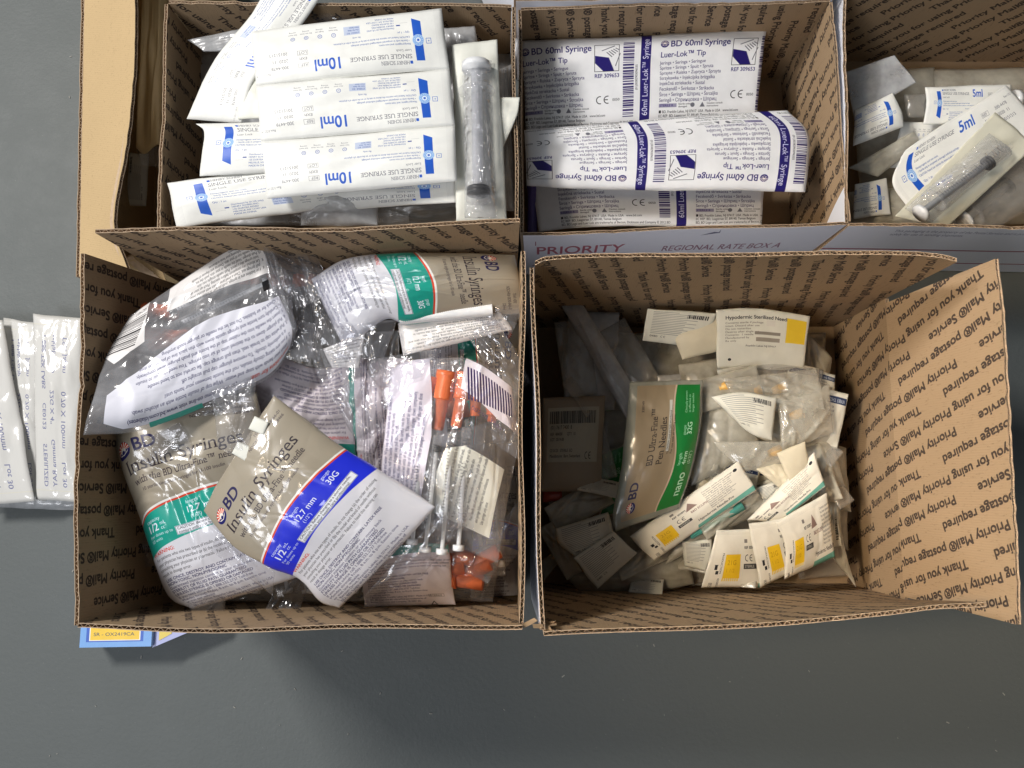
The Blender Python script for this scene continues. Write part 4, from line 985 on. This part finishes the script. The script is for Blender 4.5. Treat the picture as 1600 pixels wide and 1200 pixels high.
for i, q in enumerate((((1336, 112), (1460, 105), (1470, 250), (1340, 260)), ((1450, 108), (1640, 104), (1650, 260), (1460, 270)), ((1340, 240), (1480, 240), (1480, 348), (1345, 348)), ((1470, 250), (1660, 250), (1660, 350), (1480, 350)))):
    pouch('syringe_packet', ('buried milky packet at the far left of the 5ml carton', 'buried milky packet at the far right of the 5ml carton', 'buried milky packet at the near left of the 5ml carton', 'buried milky packet at the near right of the 5ml carton')[i], SP, [(*p, .032) for p in q], M['frost'], seed=73 + i, thick=.02, bulge=.012, crease=.003)

# ================================================================== contents: insulin syringe bags (front left)
M['ins_blue'] = film_mat('insulin_blue', 'insb', lambda: art_insulin('blue'), rough=.38, wr=.45)
M['ins_teal'] = film_mat('insulin_teal', 'inst', lambda: art_insulin('teal'), rough=.38, wr=.45)
M['ins_back'] = film_mat('insulin_back', 'insk', art_back, rough=.4, wr=.7)
M['ins_instr'] = film_mat('insulin_instr', 'insi', art_instr, rough=.38, wr=.45, haze=.22)
M['ins_side'] = film_mat('insulin_side', 'inss', art_side, rough=.38, wr=.45, haze=.10)
GB = 'clear bags of insulin syringes'
IB = 'syringe bag'
def bag(label, q, mat, seed, syr=(), z=0, film=True, **k):
    k.setdefault('crease', .0026); k.setdefault('nz', .0014); k.setdefault('bulge', .010); k.setdefault('thick', .016)
    k.setdefault('nu', 110); k.setdefault('nv', 96)
    r = pouch('syringe_bag', label, IB, q, mat, back=M['clear'], seed=seed, group=GB, part='bag_film', **k)
    for a, b, cap in syr:
        s = bpy.data.objects.new('syringe', None); COL.objects.link(s); s.parent = r; OFF[s.name] = OFF[r.name]
        syringe(s, a, b, .0038, cap=cap, stop=.14, marks=True)
    return r
# lowest layers first
bag('blue banded insulin bag at the lower right corner of the carton', [(745, 720, .10), (818, 730, .11), (812, 930, .09), (735, 935, .09)], M['ins_blue'], 81, thick=.02)
bag('tan printed insulin bag in the shade against the right wall', [(815, 505, .150), (812, 690, .150), (660, 700, .145), (655, 480, .150)], M['ins_teal'], 82)
bag('dim teal banded insulin bag deep in the lower left corner', [(196, 760, .12), (330, 740, .13), (360, 915, .11), (225, 905, .11)], M['ins_teal'], 83)
for i, (q, lb) in enumerate((([(290, 400), (520, 392), (530, 560), (300, 590)], 'clear bag of loose syringes under the instructions bag'), ([(430, 400), (560, 390), (580, 620), (470, 640)], 'clear bag of loose syringes between the instructions bag and the green one'), ([(250, 560), (470, 540), (500, 700), (260, 720)], 'clear bag of loose syringes under the middle of the heap'), ([(480, 600), (790, 560), (790, 900), (500, 900)], 'clear bag of loose syringes under the right half of the heap'), ([(330, 760), (600, 760), (600, 940), (340, 940)], 'clear bag of loose syringes under the blue banded bag'))):
    sy = []
    rr = random.Random(i)
    for k in range(9):
        f = (k + .5) / 9; x0, x1 = q[0][0] + (q[1][0] - q[0][0]) * f, q[3][0] + (q[2][0] - q[3][0]) * f
        y0, y1 = q[0][1] + 34, q[3][1] - 14; dx = rr.uniform(-16, 16)
        sy.append(((x0 + dx, y0, .150 + rr.uniform(-.006, .008)), (x1 - dx, y1, .146 + rr.uniform(-.006, .008)), .12))
    bag(lb, [(*p, .150) for p in q], M['clear_dull'], 84 + i, sy, thick=.02)
bag('pink toned bag back with recycling mark, print upside down, centre of the heap', [(556, 716, .178), (398, 702, .182), (398, 540, .186), (545, 556, .178)], M['ins_back'], 91, l=[(552, 640, .175)], r=[(392, 620, .19)], b=[(500, 575, .180), (430, 552, .190)], bulge=.008)
bag('dull folded bag with black text between pink and orange capped ones', [(548, 770, .168), (540, 560, .176), (640, 560, .176), (655, 760, .166)], M['ins_back'], 92, crease=.005)
bag('green banded insulin bag lying sideways at the top right, brown print', [(804, 398, .208), (820, 490, .196), (540, 548, .196), (486, 436, .204)], M['ins_teal'], 93, t=[(815, 440, .206)], r=[(720, 496, .198), (640, 508, .200), (600, 500, .204)], l=[(720, 396, .216), (620, 396, .218), (540, 405, .212)], bulge=.016, crease=.0020,
    )
def label_instr2():
    c = Canvas(900, 300, (.92, .91, .90)); c.lines(30, 50, 30, 32, INSTR2, INK, sx=.95); return c
IMG['lab2'] = label_instr2().image('print_lab2'); M['lab2'] = film_mat('label_two', 'lab2', None, rough=.4, wr=.6)
bag('clear bag end with a white text label, below the green bag', [(800, 515, .198), (630, 556, .194), (622, 505, .196), (782, 488, .2)], M['lab2'], 94, bulge=.004, crease=.001)
_g = thing('syringe', 'black finely marked syringe barrel lying under the edge of the green bag', 'syringe', P(700, 492, .2), GB)
lathe('barrel', P(625, 498, .203), P(770, 484, .205), [(k / 90, .0048 + .0004 * (k % 2)) for k in range(91)], M['rod'], _g); lathe('plunger_rod', P(628, 498, .203), P(765, 484, .205), [(0, .0035), (1, .0035)], M['black'], _g)
bag('small clear bag end with a blue bar code, below the green bag', [(505, 545, .200), (570, 520, .202), (560, 575, .196), (520, 575, .194)], bpy.data.materials['label_two'], 95, bulge=.002)
bag('insulin bag of orange capped syringes with a bar code on the right', [(610, 575, .206), (808, 600, .196), (778, 880, .186), (590, 800, .196)], M['ins_side'], 96,
    [((662, 660, .2105), (644, 850, .200), .0), ((686, 668, .212), (664, 862, .202), .0), ((708, 664, .212), (690, 866, .202), .0), ((730, 655, .208), (716, 860, .198), .0)],
    t=[(650, 562, .21), (735, 562, .212), (790, 585, .206)], r=[(812, 680, .186), (790, 800, .182)], l=[(600, 690, .204)], bulge=.012, crease=.003)
def caps():
    r = thing('orange_cap', 'cluster of orange needle caps showing through the right hand bag', 'needle cap', P(700, 610, .2), GB)
    for k, (a, b, w) in enumerate((((656, 664, .203), (672, 588, .206), .0064), ((683, 672, .207), (699, 580, .210), .0072), ((712, 668, .206), (728, 582, .208), .0066), ((742, 650, .200), (744, 600, .203), .0062), ((768, 660, .196), (772, 640, .196), .0055))):
        lathe('needle_cap', P(*a), P(*b), [(0, .0001), (0, w * .55), (.03, w * .66), (.5, w * .74), (.52, w * 1.0)] + [(.54 + .028 * j, w * (1.0 if j % 2 else 1.10)) for j in range(12)] + [(.9, w * 1.2), (1, w * 1.2), (1, w * .8), (.9, .0001)], M['orange'], r)
caps()
def caps2():
    r = thing('orange_cap', 'orange needle caps poking out at the left under the instructions bag', 'needle cap', P(240, 490, .2), GB)
    for a, b, w in (((222, 484, .20), (276, 490, .20), .0064), ((222, 520, .19), (300, 530, .19), .006), ((230, 540, .185), (300, 520, .185), .006)):
        lathe('needle_cap', P(*a), P(*b), [(0, .0001), (.02, w * .8), (.08, w), (.92, w), (1, w * .8), (1, .0001)], M['orange'], r)
    r = thing('orange_cap', 'pile of orange needle caps in the lower right of the front left carton', 'needle cap', P(720, 890, .16), GB)
    rr = random.Random(3)
    for k in range(7):
        x, y = 675 + k * 14, 870 + (k * 37) % 55; a = rr.uniform(-.6, .6)
        lathe('needle_cap', P(x - 24 * math.cos(a), y - 20 * math.sin(a), .160), P(x + 24 * math.cos(a), y + 20 * math.sin(a), .164), [(0, .0001), (.02, .005), (.1, .0062), (1, .0062), (1, .0001)], M['orange'], r)
caps2()
bag('crumpled bag end with white print over orange caps, lower right', [(560, 870, .165), (700, 850, .180), (712, 945, .160), (570, 948, .155)], M['ins_back'], 97, crease=.004, t=[(640, 850, .18)])
bag('clear bag end with a bar code at the bottom right corner', [(690, 860, .170), (785, 850, .168), (770, 940, .15), (700, 938, .155)], M['clear'], 98, crease=.003)
bag('long instructions bag at the upper left, printed side up and upside down', [(456, 540, .212), (131, 680, .262), (204, 492, .222), (412, 368, .214)], M['ins_instr'], 99,
    [((250, 520, .214), (420, 440, .208), .0), ((262, 540, .214), (430, 470, .21), .0), ((240, 500, .212), (410, 420, .205), .0)],
    t=[(420, 590, .214), (330, 632, .226), (220, 672, .245)], b=[(365, 385, .214), (310, 420, .216), (250, 462, .220)], l=[(462, 505, .214), (440, 440, .212), (430, 390, .212)], r=[(140, 640, .262), (165, 560, .238)], bulge=.012, crease=.0022)
bag('teal banded insulin bag at the lower left, brown header and logo', [(176, 690, .212), (400, 612, .214), (470, 900, .190), (300, 952, .180)], M['ins_teal'], 100,
    t=[(190, 660, .216), (260, 640, .22), (330, 620, .22)], l=[(200, 760, .210), (232, 850, .196), (262, 930, .184)], b=[(380, 930, .184)], bulge=.014, crease=.0030)
_b9 = bag('blue banded insulin bag lying on top at the front, brown header and logo', [(318, 798, .226), (428, 618, .232), (680, 792, .226), (530, 950, .206)], M['ins_blue'], 101,
    t=[(345, 745, .230), (392, 672, .234)], r=[(505, 676, .232), (600, 738, .230)], b=[(570, 912, .210), (640, 838, .220)], l=[(365, 855, .226), (420, 885, .224), (468, 905, .216), (500, 940, .208)], bulge=.014, crease=.0013, nz=.001)
for q in ([(372, 690, .238), (398, 700, .239), (386, 722, .239), (362, 708, .238)], [(398, 650, .239), (420, 660, .240), (412, 680, .240), (388, 670, .239)]):
    G_, B_9, _, _ = surf(*edges(q), nu=8, nv=8, bulge=.0005, crease=.0003, nz=.0003, seed=7, jag=0)
    sheet_mesh('tear_tab', G_, B_9, bpy.data.materials['paper_plainpaper'], _b9, .0003)
# loose film ends, wrinkled
for i, (q, lb) in enumerate((
        ([(178, 668, .222), (300, 640, .226), (385, 590, .226), (400, 640, .222)], 'crumpled clear collar on top of the teal banded bag'),
        ([(345, 810, .222), (430, 895, .220), (425, 930, .205), (330, 860, .212)], 'clear seam flap along the lower edge of the blue banded bag'),
        ([(560, 940, .20), (690, 800, .215), (740, 800, .205), (660, 900, .190)], 'clear skirt along the right edge of the blue banded bag'),
        ([(400, 380, .212), (480, 420, .205), (500, 560, .200), (430, 560, .208)], 'crumpled clear film between the instructions bag and the green one'),
        ([(540, 500, .206), (620, 500, .206), (600, 560, .2), (520, 560, .2)], 'clear film bridge below the green banded bag'),
        ([(720, 900, .16), (812, 780, .165), (815, 860, .150), (740, 940, .145)], 'loose clear film in the lower right corner'),
        ([(780, 400, .2), (822, 470, .2), (800, 520, .2), (740, 500, .205)], 'loose clear film at the right end of the green bag'))):
    pouch('plastic_film', lb, 'plastic film', q, M['clear'], seed=110 + i, crease=.0045, nz=.0015, bulge=.004, thick=.002, nu=40, nv=40)

# ================================================================== contents: needle packets (front right)
M['pen'] = film_mat('pen_bag', 'pen', art_pen, rough=.45, wr=.35, gl=.24, haze=.5, hazecol=(.60, .62, .52), mult=.8)
M['yel'] = paper_mat('eclipse', art_yellow, .5, .3)
M['lab'] = paper_mat('barcode_label', lambda: art_label(0), .45)
M['lab1'] = paper_mat('text_label', lambda: art_label(1), .5)
M['strip'] = paper_mat('strip_label', lambda: art_label(2), .5)
M['hypo'] = paper_mat('hypo_label', lambda: art_label(3), .5)
M['cream'] = paper_mat('creampaper', lambda: Canvas(64, 64, (.86, .82, .72)), .5)
GN = 'needle packets heaped in the front right carton'
NP = 'needle packet'
def npk(label, q, mat, seed, z=None, name='needle_packet', grp=GN, **k):
    k.setdefault('crease', .0010); k.setdefault('bulge', .003); k.setdefault('thick', .004); k.setdefault('nu', 36); k.setdefault('nv', 26)
    return pouch(name, label, NP, q, mat, seed=seed, group=grp, **k)
# bottom fill
rr = random.Random(11)
fill = ['buried milky wrapper in the %s of the front right carton' % s for s in ('far left corner', 'far middle', 'far right corner', 'left middle', 'very centre', 'right middle', 'near left corner', 'near middle', 'near right corner')]
for i, lb in enumerate(fill):
    cx = 920 + (i % 3) * 160; cy = 540 + (i // 3) * 150; a = rr.uniform(-.5, .5); w, h = 115, 90
    q = [(cx + (sx * w) * math.cos(a) - (sy * h) * math.sin(a), cy + (sx * w) * math.sin(a) + (sy * h) * math.cos(a), .035 + rr.uniform(0, .02)) for sx, sy in ((-1, -1), (1, -1), (1, 1), (-1, 1))]
    q = [(min(max(x, 880), 1290), min(max(y, 520), 880), z) for x, y, z in q]
    npk(lb, q, M['frost'], 120 + i, crease=.004, nz=.0005, bulge=.012, thick=.02)
npk('milky sleeve upright in the shade at the far left', [(888, 488, .085), (968, 488, .085), (960, 640, .075), (880, 650, .075)], M['frost_c'], 130, bulge=.006)
npk('long folded sleeve running aslant from the far left corner', [(876, 476, .105), (908, 470, .105), (1000, 620, .09), (985, 665, .085)], M['frost_c'], 131, crease=.002, bulge=.008)
npk('small labelled packet leaning on the far wall', [(1012, 482, .118), (1120, 490, .115), (1100, 545, .100), (1004, 532, .100)], M['lab1'], 132, crease=.0006)
npk('cream coloured packet with a faint amber dot, in the shade', [(1056, 512, .105), (1130, 490, .11), (1138, 545, .10), (1066, 562, .098)], M['cream'], 133, l=[(1056, 530, .104)], crease=.0015, bulge=.006)
npk('wide off-white packet with a yellow square, against the far wall', [(1119, 484, .118), (1266, 494, .118), (1256, 578, .100), (1120, 576, .100)], M['hypo'], 134, crease=.0008, nz=.0012, t=[(1190, 482, .12)])
npk('brown tinted pouch with a bar code label, in the shade at the left wall', [(848, 622, .100), (946, 618, .100), (938, 768, .095), (843, 768, .095)], M['lab'], 135, bulge=.008, thick=.01, crease=.0006)
npk('printed pen needle bag in the shade beneath the bar code pouch', [(860, 830, .075), (850, 740, .078), (985, 690, .08), (985, 800, .08)], M['pen'], 136, crease=.002, bulge=.006)
npk('dark plum coloured cap under the bar code pouch', [(848, 765, .08), (880, 765, .08), (880, 782, .08), (848, 785, .08)], M['red_pl'], 137, nu=12, nv=10)
npk('pen needle bag with a green band, print sideways', [(962, 830, .124), (984, 596, .130), (1098, 594, .124), (1060, 795, .120)], M['pen'], 138, grp=GN, bulge=.010, crease=.0012, thick=.012, t=[(958, 800, .125), (975, 700, .13)], b=[(1080, 740, .122), (1094, 670, .124)], nu=60, nv=40)
pile = [([(1100, 580), (1215, 560), (1260, 640), (1110, 660)], 'milky packet with an amber dot, far one of the pile', [(1178, 612)]),
        ([(1150, 590), (1290, 590), (1300, 660), (1170, 680)], 'milky packet with an amber dot, far right one of the pile', [(1216, 608)]),
        ([(1190, 640), (1300, 600), (1310, 690), (1215, 720)], 'milky packet with an amber dot, right one of the pile', [(1244, 648)]),
        ([(1085, 640), (1160, 610), (1190, 700), (1080, 760)], 'greenish milky sleeve aslant over the pile', []),
        ([(1115, 692), (1230, 690), (1240, 730), (1160, 742)], 'milky packet with a curved lower edge in the pile', [(1210, 706)]),
        ([(1230, 680), (1290, 650), (1320, 760), (1260, 780)], 'crumpled clear packet left of the text strip', []),
        ([(1060, 570), (1120, 560), (1130, 640), (1070, 650)], 'shaded milky packet right of the green banded bag', [(1132, 604)])]
for i, (q, lb, dots) in enumerate(pile):
    r = npk(lb, [(*p, .088 + .005 * (i % 4)) for p in q], M['frost'], 140 + i, crease=.0030, nz=.0006, bulge=.012, thick=.01, nu=46, nv=40)
    for d in dots:
        zz = .113
        lathe('needle_hub', P(d[0] - 9, d[1] + 3, zz), P(d[0] + 10, d[1] - 3, zz), [(0, .0001), (0, .003), (.5, .0045), (1, .005), (1, .0001)], M['orange_dot'], r)
npk('folded packet with small blue print lying open across the pile', [(1112, 620, .126), (1214, 622, .130), (1206, 688, .124), (1160, 668, .124)], M['lab1'], 150, crease=.0015, bulge=.005, t=[(1160, 612, .130)], b=[(1180, 680, .124)])
npk('white strip packet with a dark blue header at the far right', [(1232, 566, .10), (1280, 576, .10), (1276, 640, .095), (1228, 632, .095)], M['strip'], 151)
npk('second white strip packet with a dark blue header, behind the text strip', [(1280, 578, .098), (1305, 586, .098), (1302, 640, .095), (1276, 636, .095)], M['strip'], 152)
npk('narrow white text strip with a dark blue header along the right side', [(1292, 608, .105), (1326, 616, .105), (1308, 702, .10), (1268, 692, .10)], M['strip'], 153, crease=.0006)
npk('grey packet with a navy header bar left of centre', [(1068, 722, .085), (1106, 726, .085), (1100, 780, .08), (1064, 776, .08)], M['strip'], 154)
npk('grey packet with a navy header bar right of centre', [(1110, 724, .084), (1218, 732, .084), (1220, 790, .08), (1108, 784, .08)], M['strip'], 155)
npk('small label reading sideways near the centre', [(1182, 800, .088), (1176, 756, .088), (1222, 742, .086), (1232, 780, .086)], M['lab1'], 156)
npk('blue edged tan wrapper low against the right wall', [(1290, 690, .07), (1322, 700, .07), (1325, 860, .065), (1300, 850, .065)], M['frost'], 157, crease=.002)
npk('big white eclipse packet with a yellow square and a teal needle, lying aslant', [(984, 838, .110), (1154, 720, .118), (1182, 766, .118), (1022, 876, .108)], M['yel'], 158, bulge=.005, crease=.0006, nz=.0012, uvr=(0, 1, 0, .80), nu=60)
r_ = npk('clear edged sleeve with a teal needle shield beside the big white packet', [(1060, 838, .098), (1182, 768, .104), (1206, 790, .102), (1040, 882, .095)], M['frost'], 159, bulge=.006)
lathe('needle_shield', P(1078, 838, .106), P(1160, 790, .110), [(0, .0001), (0, .003), (1, .0045), (1, .0001)], M['teal_pl'], r_)
npk('plain backed packet with a blunt corner beside the eclipse packet', [(1076, 800, .095), (1094, 740, .10), (1112, 756, .10), (1092, 800, .095)], M['cream'], 160)
npk('white text packet folded at the lower left, corner pointing down', [(896, 872, .106), (958, 830, .108), (996, 864, .104), (934, 920, .096)], M['lab1'], 161, crease=.0006)
npk('curled white packet with faint printing left of the folded one', [(868, 826, .098), (950, 800, .100), (962, 850, .100), (900, 872, .100)], M['lab1'], 162, l=[(874, 850, .10)], crease=.0012, bulge=.006)
npk('clear lower wrapper with a red streak along the near wall', [(884, 900, .075), (1070, 860, .085), (1085, 912, .075), (905, 924, .070)], M['frost'], 163, bulge=.010, crease=.002, b=[(960, 926, .07), (1040, 922, .075)])
_r = thing('capped_needle', 'long red cap showing through the wrapper at the near wall', 'needle cap', P(1010, 905, .085), GN)
lathe('needle_cap', P(965, 912, .078), P(1035, 902, .080), [(0, .0001), (.05, .003), (.5, .0045), (1, .004), (1, .0001)], M['red_pl'], _r)
npk('crumpled white packet with dense print between the eclipse packets', [(1066, 846, .104), (1112, 842, .106), (1102, 892, .098), (1070, 884, .096)], M['lab1'], 164, crease=.0012, r=[(1112, 868, .102)])
npk('upright white packet with a yellow square, leftmost of the front three', [(1120, 828, .116), (1182, 826, .112), (1190, 918, .092), (1096, 918, .100)], M['yel'], 165, bulge=.004, l=[(1110, 870, .110)], uvr=(0, .48, 0, .75))
npk('upright white packet with a yellow square, middle of the front three', [(1170, 818, .124), (1222, 810, .124), (1246, 890, .104), (1188, 918, .102)], M['yel'], 166, bulge=.004, l=[(1178, 860, .116)], uvr=(0, .42, 0, .75))
npk('broad grey-white packet with a yellow square, rightmost of the front three', [(1212, 816, .128), (1292, 770, .124), (1305, 870, .108), (1226, 905, .104)], M['yel'], 167, bulge=.006, l=[(1226, 850, .12)], uvr=(0, .8, 0, .75), crease=.0014)
npk('long white packet leaning up toward the right, tip upper right', [(1168, 812, .108), (1272, 706, .128), (1290, 760, .128), (1216, 818, .112)], M['yel'], 168, bulge=.004, uvr=(.3, 1, 0, .8))
npk('blank white packet flap beside the amber dots', [(1214, 708, .128), (1258, 690, .13), (1264, 730, .126), (1234, 752, .122)], M['cream'], 169)
npk('pale clear wrapper hanging along the right side of the heap', [(1290, 760, .112), (1312, 780, .10), (1338, 918, .075), (1300, 870, .09)], M['frost'], 170, crease=.002, r=[(1318, 850, .09)])
npk('dark green glass like wrapper at the near wall between packets', [(1075, 885, .07), (1130, 880, .07), (1130, 918, .065), (1080, 915, .065)], M['clear_dull'], 171)
npk('thin slip of white card in the near left corner', [(842, 880, .06), (880, 850, .07), (886, 862, .07), (850, 908, .06)], M['frost'], 172)

pouch('syringe_packet', 'dark labelled packet with a bar code deep in the plain kraft carton', SP, [(198, 320, .06), (202, 238, .07), (232, 240, .07), (228, 322, .06)], M['lab1'], seed=180, crease=.001)
pouch('syringe_packet', 'crumpled clear packet end below the padded mailer', SP, [(214, 232, .11), (262, 228, .11), (262, 262, .10), (222, 258, .10)], M['clear_dull'], seed=181, crease=.003)

# ---- more of the heap: small wrappers between the larger ones
GX = 'small wrappers wedged among the needle packets'
for i, (x, y, a, w, h, z, mt, lb) in enumerate((
        (1135, 745, 12, 50, 22, .094, 'strip', 'navy headed wrapper lying crosswise above the big eclipse packet'),
        (1205, 775, -20, 34, 20, .100, 'lab1', 'small printed wrapper wedged above the middle front packet'),
        (1060, 690, 80, 60, 22, .098, 'frost', 'milky sleeve standing beside the green band'),
        (1130, 610, -14, 60, 26, .112, 'frost', 'milky folded wrapper just below the off-white packet'),
        (1180, 655, 24, 62, 24, .108, 'frost', 'milky folded wrapper in the middle of the pile'),
        (1250, 640, 62, 50, 22, .110, 'frost', 'milky folded wrapper left of the narrow text strip'),
        (1284, 740, 70, 48, 18, .104, 'frost', 'milky folded wrapper right of the blank flap'),
        (1100, 660, -40, 55, 20, .104, 'clear_dull', 'clear folded wrapper beside the open printed packet'),
        (1230, 590, 8, 55, 20, .104, 'clear_dull', 'clear folded wrapper under the navy headed strips'),
        (930, 690, 75, 62, 20, .090, 'clear_dull', 'clear long wrapper right of the brown tinted pouch'),
        (900, 560, 82, 60, 26, .090, 'clear_dull', 'clear long wrapper in the dark far left corner'),
        (985, 560, 60, 60, 24, .090, 'clear_dull', 'clear long wrapper left of the cream packet'),
        (1050, 625, 85, 40, 20, .096, 'frost_c', 'grey wrapper behind the green banded bag'),
        (905, 790, -30, 50, 24, .088, 'frost', 'milky wrapper above the folded white text packet'),
        (1010, 872, -26, 50, 16, .092, 'frost', 'milky wrapper along the lower edge of the eclipse packet'),
        (1140, 800, -36, 54, 16, .108, 'frost', 'narrow milky sleeve lying along the eclipse packet'),
        (1290, 800, 82, 56, 18, .100, 'lab1', 'printed wrapper edge on the right of the front packets'),
        (1215, 740, 40, 30, 16, .112, 'cream', 'cream paper tab beside the blank flap'),
        (875, 860, 60, 46, 14, .080, 'frost', 'milky wrapper in the near left corner'))):
    ca, sa = math.cos(math.radians(a)), math.sin(math.radians(a))
    q = [(x + u_ * w * ca - v_ * h * sa, y + u_ * w * sa + v_ * h * ca, z + .004 * math.sin(i * 2.3 + u_ + v_)) for u_, v_ in ((-1, -1), (1, -1), (1, 1), (-1, 1))]
    npk(lb, q, M[mt], 200 + i, grp=GX, crease=.0040, nz=.002, bulge=.004, thick=.005)
GY = 'wrappers behind and beside the 10ml packets'
for i, (q, mt, lb) in enumerate((
        ([(690, 44, .150), (742, 40, .150), (760, 130, .150), (700, 130, .150)], 'frost_c', 'frosty packet corner behind the top of the sheet of three'),
        ([(770, 110, .150), (800, 100, .150), (804, 330, .150), (776, 330, .150)], 'frost_c', 'frosty sleeve squeezed along the right wall of the 10ml carton'),
        ([(470, 296, .156), (590, 300, .152), (590, 352, .150), (470, 352, .150)], 'frost_c', 'frosty sleeve end at the bottom of the 10ml carton'),
        ([(470, 10, .155), (560, 5, .155), (560, 60, .150), (470, 60, .150)], 'clear', 'clear wrapper end behind the steep packet'))):
    pouch('syringe_packet', lb, SP, [tuple(p) for p in q], M[mt], seed=230 + i, group=GY, crease=.003, bulge=.008, thick=.006)
GZ = 'crumpled ends of clear bag film'
for i, (q, lb) in enumerate((
        ([(410, 372, .222), (452, 430, .220), (462, 520, .216), (424, 470, .220)], 'clear ruffled end of the instructions bag'),
        ([(200, 700, .218), (280, 660, .226), (300, 700, .224), (214, 740, .216)], 'clear fold across the logo of the teal banded bag'),
        ([(330, 610, .234), (400, 590, .236), (390, 720, .238), (340, 700, .232)], 'clear fold standing between the two brown headed bags'),
        ([(590, 560, .212), (690, 545, .214), (660, 600, .212), (600, 640, .208)], 'clear ruffle above the text strip of the orange capped bag'),
        ([(640, 690, .208), (760, 660, .206), (740, 830, .200), (650, 820, .204)], 'clear creased front of the orange capped bag'),
        ([(480, 540, .205), (560, 560, .203), (590, 700, .192), (530, 690, .192)], 'clear film over the dull folded bag'),
        ([(470, 410, .205), (530, 430, .208), (560, 540, .206), (500, 540, .204)], 'clear ruffled left end of the green banded bag'),
        ([(280, 900, .190), (360, 880, .196), (350, 955, .180), (300, 965, .176)], 'clear square film tail at the bottom of the teal banded bag'),
        ([(560, 800, .205), (700, 770, .200), (720, 860, .186), (600, 890, .190)], 'clear film right of the blue banded bag'),
        ([(760, 600, .204), (815, 610, .200), (812, 720, .190), (770, 690, .196)], 'clear bulge of film beside the bar code'))):
    pouch('plastic_film', lb, 'plastic film', q, M['clear'], seed=240 + i, group=GZ, crease=.0055, nz=.002, bulge=.005, thick=.002, nu=60, nv=60)

for i, (q, mt, lb) in enumerate((
        ([(1262, 520, .070), (1300, 560, .066), (1290, 640, .066), (1250, 600, .070)], 'frost', 'milky wrapper in the far right corner of the needle heap'),
        ([(1240, 860, .060), (1320, 800, .064), (1326, 900, .056), (1250, 905, .058)], 'clear_dull', 'clear wrapper in the near right corner of the needle heap'),
        ([(1268, 700, .085), (1318, 706, .080), (1330, 800, .075), (1280, 790, .080)], 'frost', 'milky wrapper against the right wall of the needle heap'),
        ([(868, 640, .07), (990, 640, .07), (980, 800, .07), (868, 800, .07)], 'clear_dull', 'clear wrapper under the brown tinted pouch'))):
    npk(lb, q, M[mt], 260 + i, grp=GX, crease=.0040, nz=.002, bulge=.006, thick=.006)

GW = 'thin sleeves standing in the needle heap'
_rr = random.Random(5)
_pl = ['below the yellow squared packet', 'beside the amber dots', 'at the top of the pile', 'right of the green band', 'under the open printed packet', 'by the text strip', 'over the navy headers', 'beside the blank flap', 'behind the aslant eclipse packet', 'left of the front three', 'in the dark left corner', 'above the folded text packet', 'beneath the front three', 'at the foot of the right wall', 'along the near wall', 'close to the teal shield']
_ps = [(1190, 592), (1240, 625), (1160, 585), (1110, 615), (1150, 700), (1270, 665), (1130, 712), (1285, 700), (1120, 760), (1085, 880), (905, 620), (935, 760), (1150, 905), (1305, 760), (1010, 915), (1190, 790)]
for i, ((x, y), wh) in enumerate(zip(_ps, _pl)):
    a = math.radians(_rr.uniform(0, 180)); w, h = _rr.uniform(26, 44), _rr.uniform(9, 15)
    if y > 860: a = math.radians(_rr.uniform(-10, 10))
    ca, sa = math.cos(a), math.sin(a); z = .088 if y > 860 else .098; dz = _rr.uniform(.004, .012)
    q = [(x + u_ * w * ca - v_ * h * sa, y + u_ * w * sa + v_ * h * ca, z + dz * u_ + .005 * v_) for u_, v_ in ((-1, -1), (1, -1), (1, 1), (-1, 1))]
    npk('thin %s sleeve %s' % (('milky', 'clear', 'off-white')[i % 3], wh), q, M[('frost', 'clear_dull', 'lab1')[i % 3]], 280 + i, grp=GW, crease=.004, nz=.002, bulge=.003, thick=.003, nu=24, nv=14)
GV = 'small crumpled clear wrappers among the syringe bags'
_pl = ['above the pink toned bag', 'between the pink and the dull bag', 'left of the orange caps', 'right of the green band bag end', 'below the second text label', 'between the blue band and the caps', 'under the teal banded bag edge', 'against the left carton wall', 'above the brown logo', 'by the bar code end', 'at the near wall centre', 'near the far wall']
_ps = [(450, 530), (560, 640), (640, 640), (780, 560), (730, 860), (640, 740), (230, 860), (215, 600), (300, 650), (600, 560), (450, 930), (470, 420)]
for i, ((x, y), wh) in enumerate(zip(_ps, _pl)):
    a = math.radians(_rr.uniform(0, 180)); w, h = _rr.uniform(36, 60), _rr.uniform(20, 32); ca, sa = math.cos(a), math.sin(a); z = .165 if y > 840 else .205
    q = [(x + u_ * w * ca - v_ * h * sa, y + u_ * w * sa + v_ * h * ca, z + _rr.uniform(-.006, .006)) for u_, v_ in ((-1, -1), (1, -1), (1, 1), (-1, 1))]
    pouch('plastic_film', 'small crumpled clear wrapper ' + wh, 'plastic film', q, M['clear'], seed=300 + i, group=GV, crease=.009, nz=.004, bulge=.004, thick=.002, nu=40, nv=30)

GU = 'hazy film over the amber hubs'
npk('hazy crumpled film stretched over the far amber hubs', [(1130, 592, .120), (1276, 576, .116), (1290, 640, .122), (1150, 628, .117)], M['haze_film'], 330, grp=GU, crease=.006, nz=.003, bulge=.005, thick=.003, nu=60, nv=40)
npk('hazy crumpled film over the amber hub at the right of the pile', [(1216, 630, .122), (1296, 600, .116), (1302, 676, .112), (1222, 706, .118)], M['haze_film'], 331, grp=GU, crease=.006, nz=.003, bulge=.006, thick=.003, nu=50, nv=40)
npk('hazy film with a pale curved edge over the near amber hub', [(1114, 690, .116), (1232, 690, .120), (1230, 724, .112), (1160, 738, .114)], M['haze_film'], 332, grp=GU, crease=.003, nz=.002, bulge=.006, thick=.003, nu=50, nv=30)
